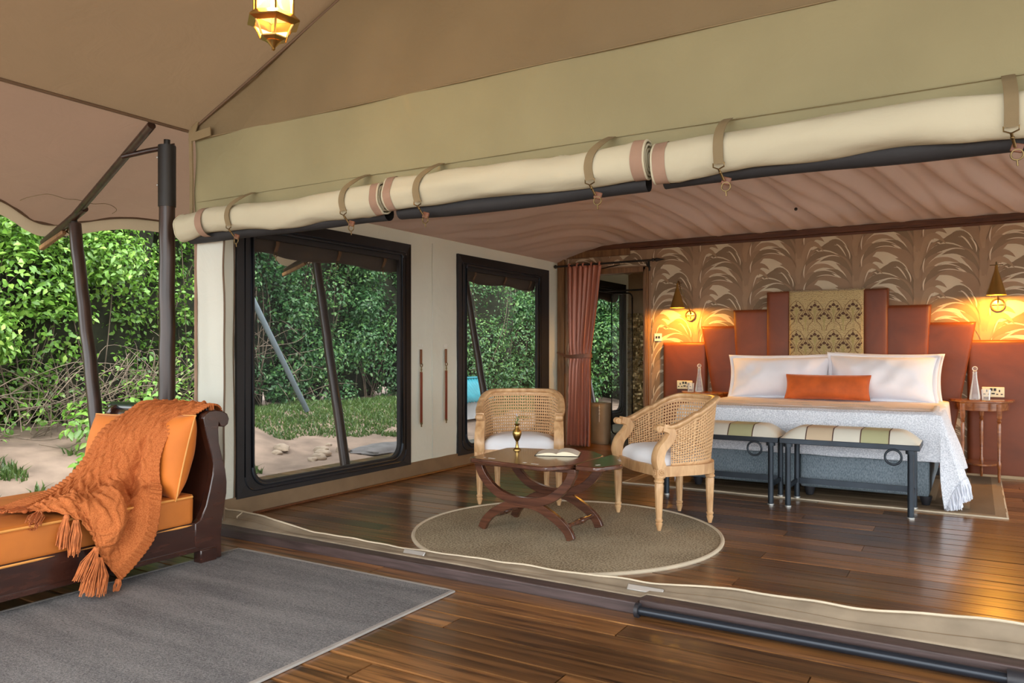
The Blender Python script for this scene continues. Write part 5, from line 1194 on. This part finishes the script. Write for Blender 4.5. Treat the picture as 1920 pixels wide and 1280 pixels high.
# ================================================================== LEATHER STRAPS ON THE SIDE WALL
for lab, y, dz in (('left of two oxblood leather straps hanging on the canvas wall', 5.475, 0), ('right of two oxblood leather straps hanging on the canvas wall', 5.853, .005)):
    t = thing('wall_strap', lab, 'strap', (XW+.02, y, .43), group='leather straps between the windows'); x = XW+.018
    b = MB(); b.bx(x-.004, x+.003, y-.014, y+.014, 1.00+dz, 1.13+dz); b.build('upper_tab', M['leather'], t, bevel=.002)
    b = MB(); b.torus((x+.004, y, .988+dz), .015, .004, 'x', 16, 6); b.rod((x+.004, y, .972+dz), (x+.004, y, .925+dz), .006, 8); b.ball((x+.004, y, .95+dz), .009, 8); b.build('swivel_clip', M['abrass'], t)
    b = MB(); b.bx(x-.001, x+.005, y-.016, y+.016, .475+dz, .93+dz); b.build('leather_strap', M['redleather'], t, bevel=.002)
    b = MB(); b.ball((x+.004, y, .468+dz), .012, 8); b.rod((x+.004, y, .46+dz), (x+.004, y, .437+dz), .006, 8); b.build('end_clip', M['abrass'], t)
    b = MB()
    for k in range(4): b.bx(XW+.011, XW+.013, y-.03+k*.018, y-.027+k*.018, 1.15, 1.18)
    b.build('stitching', M['white'], t)

# ================================================================== OUTSIDE: HEDGE, GRASS, STONES
rng = np.random.default_rng(4)
def leaves_mesh(name, P, N, size, tint, mat, parent, asp=.54):
    """P points, N normals: one folded leaf (two quads) at each point"""
    n = len(P); N = N/np.linalg.norm(N, axis=1)[:, None]
    A = rng.normal(size=(n, 3)); A[:, 2] -= .5; A -= N*(A*N).sum(1)[:, None]; A /= np.linalg.norm(A, axis=1)[:, None]; B = np.cross(N, A); s = size[:, None]
    base = P; tip = P+A*s-N*s*.18; mid = P+A*s*.5+N*s*.02; Lf = P+A*s*.42+B*s*asp*.5+N*s*.12; Rt = P+A*s*.42-B*s*asp*.5+N*s*.12
    L2 = P+A*s*.78+B*s*asp*.28+N*s*.02; R2 = P+A*s*.78-B*s*asp*.28+N*s*.02
    vs = np.stack([base, Rt, R2, tip, L2, Lf, mid], 1).reshape(-1, 3)
    off = np.zeros(3); q = parent
    while q is not None: off += np.array(q.location); q = q.parent
    vs = vs-off; k = np.arange(n)*7
    fc = np.stack([k, k+1, k+2, k+6, k+6, k+2, k+3, k+4, k, k+6, k+4, k+5], 1).reshape(-1)
    me = bpy.data.meshes.new(name); me.vertices.add(n*7); me.vertices.foreach_set('co', vs.reshape(-1)); me.loops.add(n*12); me.loops.foreach_set('vertex_index', fc)
    me.polygons.add(n*3); me.polygons.foreach_set('loop_start', np.arange(n*3)*4); me.update(calc_edges=True); me.validate()
    at = me.attributes.new('tint', 'FLOAT', 'POINT'); at.data.foreach_set('value', np.repeat(tint, 7).astype(np.float32)); me.materials.append(mat)
    o = bpy.data.objects.new(name, me); COL.objects.link(o); o.parent = parent; return o
LEAFME = None
def one_leaf():
    global LEAFME
    if LEAFME: return LEAFME
    b = MB(); s = .068; L, w = s, s*.54
    b.add([(0, 0, 0), (w*.5, L*.42, .012), (w*.28, L*.78, .003), (0, L, -.014), (-w*.28, L*.78, .003), (-w*.5, L*.42, .012), (0, L*.5, .002)], [(0, 1, 2, 6), (6, 2, 3, 4), (0, 6, 4, 5)])
    b.tint = [.72]*7; o = b.build('leaf', M['leaf'], local=True); LEAFME = o.data; bpy.data.objects.remove(o); return LEAFME
def shrub(label, x, y, w, h, n, size, mat, nrm, seed, single=0, bare=0.0, cat_='shrub', z0=None, tb=0.0, depth=.7):
    r_ = np.random.default_rng(seed); gz0 = gz(x, y) if z0 is None else z0
    t = thing('hedge_shrub', label, cat_, (x, y, gz0-.03))
    nl = 34; cz = gz0+.1+(h-.2)*r_.random(nl)**.9; cy = y+(r_.random(nl)-.5)*w*np.array(1.0); cxo = x-(r_.random(nl))*depth
    # nrm is the horizontal direction the hedge faces; y spread runs across it
    ax = np.array([nrm[0], nrm[1], 0.]); tx = np.array([-nrm[1], nrm[0], 0.])
    u = (r_.random(nl)-.5)*w; dp = -r_.random(nl)*depth+.25; C = np.stack([x+tx[0]*u+ax[0]*dp, y+tx[1]*u+ax[1]*dp, cz], 1); R = .26+.26*r_.random(nl)
    n = int(n*(2.9 if mat is M['leaf'] else 2.5)); size *= .74; per = n//nl; P = []; N = []; T = []
    for c, r in zip(C, R):
        k = per; d = r_.normal(size=(k, 3)); d /= np.linalg.norm(d, axis=1)[:, None]; d = d+ax*.35; d /= np.linalg.norm(d, axis=1)[:, None]
        rad = r*(.62+.45*r_.random(k))[:, None]; P.append(c+d*rad); N.append(d*.8+np.array([0, 0, .75])+r_.normal(size=(k, 3))*.45)
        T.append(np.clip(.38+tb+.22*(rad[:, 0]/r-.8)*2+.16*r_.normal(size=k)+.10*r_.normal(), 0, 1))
    P = np.concatenate(P); N = np.concatenate(N); T = np.concatenate(T)
    keep = P[:, 2] > gz0+.02
    if bare: keep &= ~((P[:, 2] < gz0+1.15) & (P[:, 2] > gz0+.15) & (r_.random(len(P)) < bare))
    P, N, T = P[keep], N[keep], T[keep]; sz = size*(.6+.7*r_.random(len(P)))
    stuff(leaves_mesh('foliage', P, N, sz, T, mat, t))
    b = MB()
    for k in range(16):                       # stems
        a = Vector((x+tx[0]*(r_.random()-.5)*w*.5-ax[0]*.3, y+tx[1]*(r_.random()-.5)*w*.5-ax[1]*.3, gz0-.02)); c = C[r_.integers(nl)]; c = Vector(c)
        m = (a+c)/2+Vector(r_.normal(size=3)*.16); b.tube(cat([a, m, c], 5), .007, 5, scale=lambda q: 1.3-q)
    b.build('stems', M['twig'], t)
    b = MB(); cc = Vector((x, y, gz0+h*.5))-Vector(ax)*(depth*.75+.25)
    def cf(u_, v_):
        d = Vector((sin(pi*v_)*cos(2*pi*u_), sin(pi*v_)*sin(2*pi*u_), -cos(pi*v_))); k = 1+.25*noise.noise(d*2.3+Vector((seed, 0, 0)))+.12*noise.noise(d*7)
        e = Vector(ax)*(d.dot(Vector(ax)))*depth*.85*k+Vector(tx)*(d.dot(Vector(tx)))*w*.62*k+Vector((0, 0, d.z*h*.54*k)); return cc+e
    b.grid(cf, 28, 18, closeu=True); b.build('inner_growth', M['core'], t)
    if single:                                # the big near leaves, one by one
        me = one_leaf(); idx = np.argsort(-(P @ np.array([ax[0], ax[1], .15])))[:single*3]; idx = r_.permutation(idx)[:single]; tl = np.array(t.location)
        for i in idx:
            o = bpy.data.objects.new('leaf', me); COL.objects.link(o); o.parent = t; o.location = P[i]+ax*.05-tl
            o.rotation_euler = (radians(r_.uniform(-70, 10)), radians(r_.uniform(-40, 40)), atan2(ax[1], ax[0])-pi/2+r_.uniform(-1.4, 1.4)); k = r_.uniform(.8, 1.25); o.scale = (k, k, k)
    return t
specs = [
 ('bright leafy hedge shrub at the far left edge of the view', -8.35, 1.5, 2.0, 4.2, 4600, .10, 'leaf', 120, 0, .10),
 ('bright leafy hedge shrub left of the leaning post, full to the ground', -8.25, 3.15, 1.9, 4.2, 5400, .10, 'leaf', 260, .10, .10),
 ('bright hedge shrub with bare tangled lower stems behind the daybed head', -8.45, 4.7, 1.9, 4.2, 4800, .095, 'leaf', 200, .72, .06),
 ('green hedge shrub with bare stems, just left of the tent corner', -8.7, 6.1, 1.8, 4.2, 4600, .09, 'leaf', 60, .5, .04),
 ('dark thicket at the left side of the nearer window', -9.0, 7.6, 1.9, 4.0, 4200, .09, 'leaf2', 0, .3, .05),
 ('deep green shrub in the middle of the nearer window', -9.1, 9.1, 1.9, 4.0, 4600, .09, 'leaf2', 0, 0, .12),
 ('deep green shrub at the right side of the nearer window', -9.1, 10.6, 1.9, 4.2, 4600, .095, 'leaf2', 0, 0, .16),
 ('tall shrub between the two windows, beyond the canvas wall', -9.0, 12.2, 2.0, 4.4, 4200, .10, 'leaf2', 0, 0, .12),
 ('shrub at the left side of the farther window', -8.5, 13.9, 2.1, 4.6, 4200, .105, 'leaf2', 0, 0, .14),
 ('shrub in the middle of the farther window, behind the small hut', -7.5, 15.4, 2.2, 4.8, 4200, .11, 'leaf2', 0, 0, .18),
 ('shrub at the right side of the farther window', -6.1, 16.2, 2.2, 4.8, 4200, .11, 'leaf2', 0, 0, .10),
 ('shrub seen through the washroom doorway', -4.4, 16.6, 2.2, 4.8, 3600, .11, 'leaf2', 0, 0, .2),
]
for k, (lab, x, y, w, h, n, size, mt_, sg, bare, tb) in enumerate(specs):
    nr = (1.0, -.12) if k < 8 else (.75, -.66) if k == 8 else (.45, -.89)
    L = sqrt(nr[0]**2+nr[1]**2); shrub(lab, x, y, w, h, n, size, M[mt_], (nr[0]/L, nr[1]/L), 20+k, sg, bare, tb=tb)
shrub('shrub close outside the washroom window', -7.6, 11.9, 1.5, 2.9, 2600, .08, M['leaf2'], (.95, -.3), 77, 0, 0, tb=.2, depth=.5)
# low plants at the hedge foot
for k, (x, y, h) in enumerate(((-7.55, 4.45, .55), (-7.35, 3.0, .75), (-7.1, 2.35, .5), (-7.7, 5.25, .75), (-6.9, 4.05, .28))):
    t = thing('leafy_plant', ['low leafy plant at the hedge foot behind the leaning post', 'leafy plant growing low at the left, above the daybed mattress', 'leafy plant at the extreme left edge, low on the soil', 'leafy plant low behind the daybed head rail', 'small weed on the bare soil beyond the mattress'][k], 'plant', (x, y, gz(x, y)-.02))
    r_ = np.random.default_rng(90+k); n = 260; d = r_.normal(size=(n, 3)); d /= np.linalg.norm(d, axis=1)[:, None]; P = np.array([x, y, gz(x, y)+h*.48])+d*np.array([h*.5, h*.65, h*.5])*(.4+.6*r_.random((n, 1)))
    stuff(leaves_mesh('foliage', P, d*.6+np.array([.3, -.1, .8]), .085*(.6+.7*r_.random(n)), np.clip(.55+.18*r_.normal(size=n), 0, 1), M['leaf'], t))
    b = MB()
    for j in range(9): b.tube(cat([(x+.03*cos(j), y+.03*sin(j), gz(x, y)-.02), Vector(P[j*7])*.5+Vector((x, y, gz(x, y)))*.5+Vector((0, 0, .05)), P[j*7]], 4), .005, 4)
    b.build('stems', M['twig'], t)
# tangle of dry stems in front of the bare part of the hedge
for lab, cx, cy, hh, n, sd in (('tangle of dry pale stems at the hedge foot behind the daybed head', -8.0, 4.75, 1.15, 150, 1), ('dry hanging stems in the hedge at the left side of the nearer window', -8.55, 7.5, 2.3, 34, 2), ('dry twigs in the hedge left of the leaning post', -7.95, 3.5, 1.2, 46, 3)):
    t = thing('dry_stems', lab, 'dry stems', (cx, cy, gz(cx, cy)-.03)); r_ = np.random.default_rng(sd); b = MB()
    for k in range(n):
        a = Vector((cx+r_.normal()*.22, cy+r_.uniform(-.95, .95), gz(cx, cy)-.02+r_.random()*hh*.55)); L = r_.uniform(.35, 1.0); an = r_.uniform(-1.3, 1.3)
        d = Vector((r_.normal()*.25, sin(an), cos(an)*.8)); c = a+d*L+Vector((r_.normal()*.1, 0, -.12*L)); m = (a+c)/2+Vector(r_.normal(size=3)*.12)+Vector((.08, 0, .06))
        b.tube(cat([a, m, c], 5), r_.uniform(.0025, .0058), 4, scale=lambda q: 1.2-.8*q)
    stuff(b.build('stems', M['twig'], t))
# grass on the slope
def grassband(label, n, fx, seed, hmin=.06, hmax=.16):
    r_ = np.random.default_rng(seed); P = np.array([fx(r_) for _ in range(n)]); h = hmin+(hmax-hmin)*r_.random(n); a = r_.random(n)*2*pi; w = .007+.006*r_.random(n); lean = r_.normal(size=(n, 2))*.4
    sx = np.stack([np.cos(a)*w, np.sin(a)*w, np.zeros(n)], 1); top = P+np.stack([lean[:, 0]*h, lean[:, 1]*h, h], 1); mid = P+np.stack([lean[:, 0]*h*.3, lean[:, 1]*h*.3, h*.6], 1)
    vs = np.stack([P-sx, P+sx, mid+sx*.7, top, mid-sx*.7], 1).reshape(-1, 3); k = np.arange(n)*5
    me = bpy.data.meshes.new('grass'); c = P.mean(0); me.from_pydata((vs-c).tolist(), [], np.concatenate([np.stack([k, k+1, k+2, k+4], 1)], 0).tolist()+np.stack([k+4, k+2, k+3], 1).tolist())
    at = me.attributes.new('tint', 'FLOAT', 'POINT'); at.data.foreach_set('value', np.repeat(np.clip(.5+.22*r_.normal(size=n), 0, 1), 5).astype(np.float32)); me.materials.append(M['grass'])
    o = bpy.data.objects.new('grass', me); COL.objects.link(o); o.location = c; stuff(o); tag(o, label, 'grass'); return o
def slope(r_):
    while 1:
        x, y = r_.uniform(-8.9, -6.75), r_.uniform(6.6, 15.5)
        if x < -7.15+.5*nz(y*.8, 2)+.15*nz(y*3, 5) or nz(x*2, y*2) > .35: return (x, y, gz(x, y)-.01)
grassband('short green grass on the slope outside the windows', 32000, slope, 5, .025, .085)
def weeds(r_):
    while 1:
        x, y = r_.uniform(-8.0, -5.9), r_.uniform(1.5, 5.5)
        if nz(x*1.6, y*1.6, 3) > .25: return (x, y, gz(x, y)-.01)
grassband('sparse weeds on the bare soil beyond the daybed', 2200, weeds, 6, .04, .12)
random.seed(21)
for k in range(16):
    x, y = random.uniform(-7.2, -6.0), random.uniform(6.2, 9.8); s_ = random.uniform(.035, .09)
    b = MB(); sd = k*3.1; b.grid(lambda u, v: (lambda d: Vector((x, y, gz(x, y)+s_*.25))+Vector((d.x*1.3, d.y, d.z*.6))*s_*(1+.35*noise.noise(d*1.7+Vector((sd, 0, 0)))))(Vector((sin(pi*v)*cos(2*pi*u), sin(pi*v)*sin(2*pi*u), -cos(pi*v)))), 12, 8, closeu=True)
    o = b.build('stone', M['stone'], angle=50); tag(o, 'small pale stone on the bare soil seen through the nearer window', 'stone', 'stones on the soil')
b = MB(); b.grid(lambda u, v: (lambda d: Vector((-6.35, 7.55, gz(-6.35, 7.55)+.02))+Vector((d.x*.35, d.y*.55, d.z*.07))*(1+.25*noise.noise(d*2)))(Vector((sin(pi*v)*cos(2*pi*u), sin(pi*v)*sin(2*pi*u), -cos(pi*v)))), 20, 12, closeu=True)
tag(b.build('flat_rock', plain('grey_rock', (.17, .16, .155), .9, var=.3), angle=50), 'flat grey rock on the soil at the lower right of the nearer window', 'stone')
b = MB(); b.rod((-7.78, 6.35, 2.15), (-7.80, 7.53, .30), .036, 14); tag(b.build('grey_pipe', M['pvc']), 'slanting grey pipe standing in the hedge, seen through the nearer window', 'pipe')
# little hut with turquoise roof
t = thing('small_hut', 'small white hut with a turquoise corrugated roof outside the farther window', 'hut', (-7.2, 10.6, gz(-7.2, 10.6)-.02)); z0 = gz(-7.2, 10.6)-.02
b = MB(); b.bx(-7.45, -6.95, 10.1, 10.75, z0, .30); b.build('wall', M['hutw'], t, bevel=.005)
b = MB(); b.add([(-7.45, 10.76, .28), (-6.95, 10.76, .28), (-7.2, 10.76, .62), (-7.45, 10.70, .28), (-6.95, 10.70, .28), (-7.2, 10.70, .62)], [(0, 1, 2), (5, 4, 3), (0, 3, 4, 1), (1, 4, 5, 2), (2, 5, 3, 0)]); b.build('gable_end', M['trimwood'], t, smooth=False)
for s_ in (-1, 1):
    b = MB(); b.grid(lambda u, v: (-7.2+s_*.33*v, 9.98+.86*u, .66-.36*v+.010*sin(u*2*pi*11)), 132, 3); b.build('roof_sheet', M['turq'], t, solid=.006)
b = MB(); b.rod((-7.2, 9.97, .665), (-7.2, 10.86, .665), .022, 10); b.build('ridge', M['turq'], t)
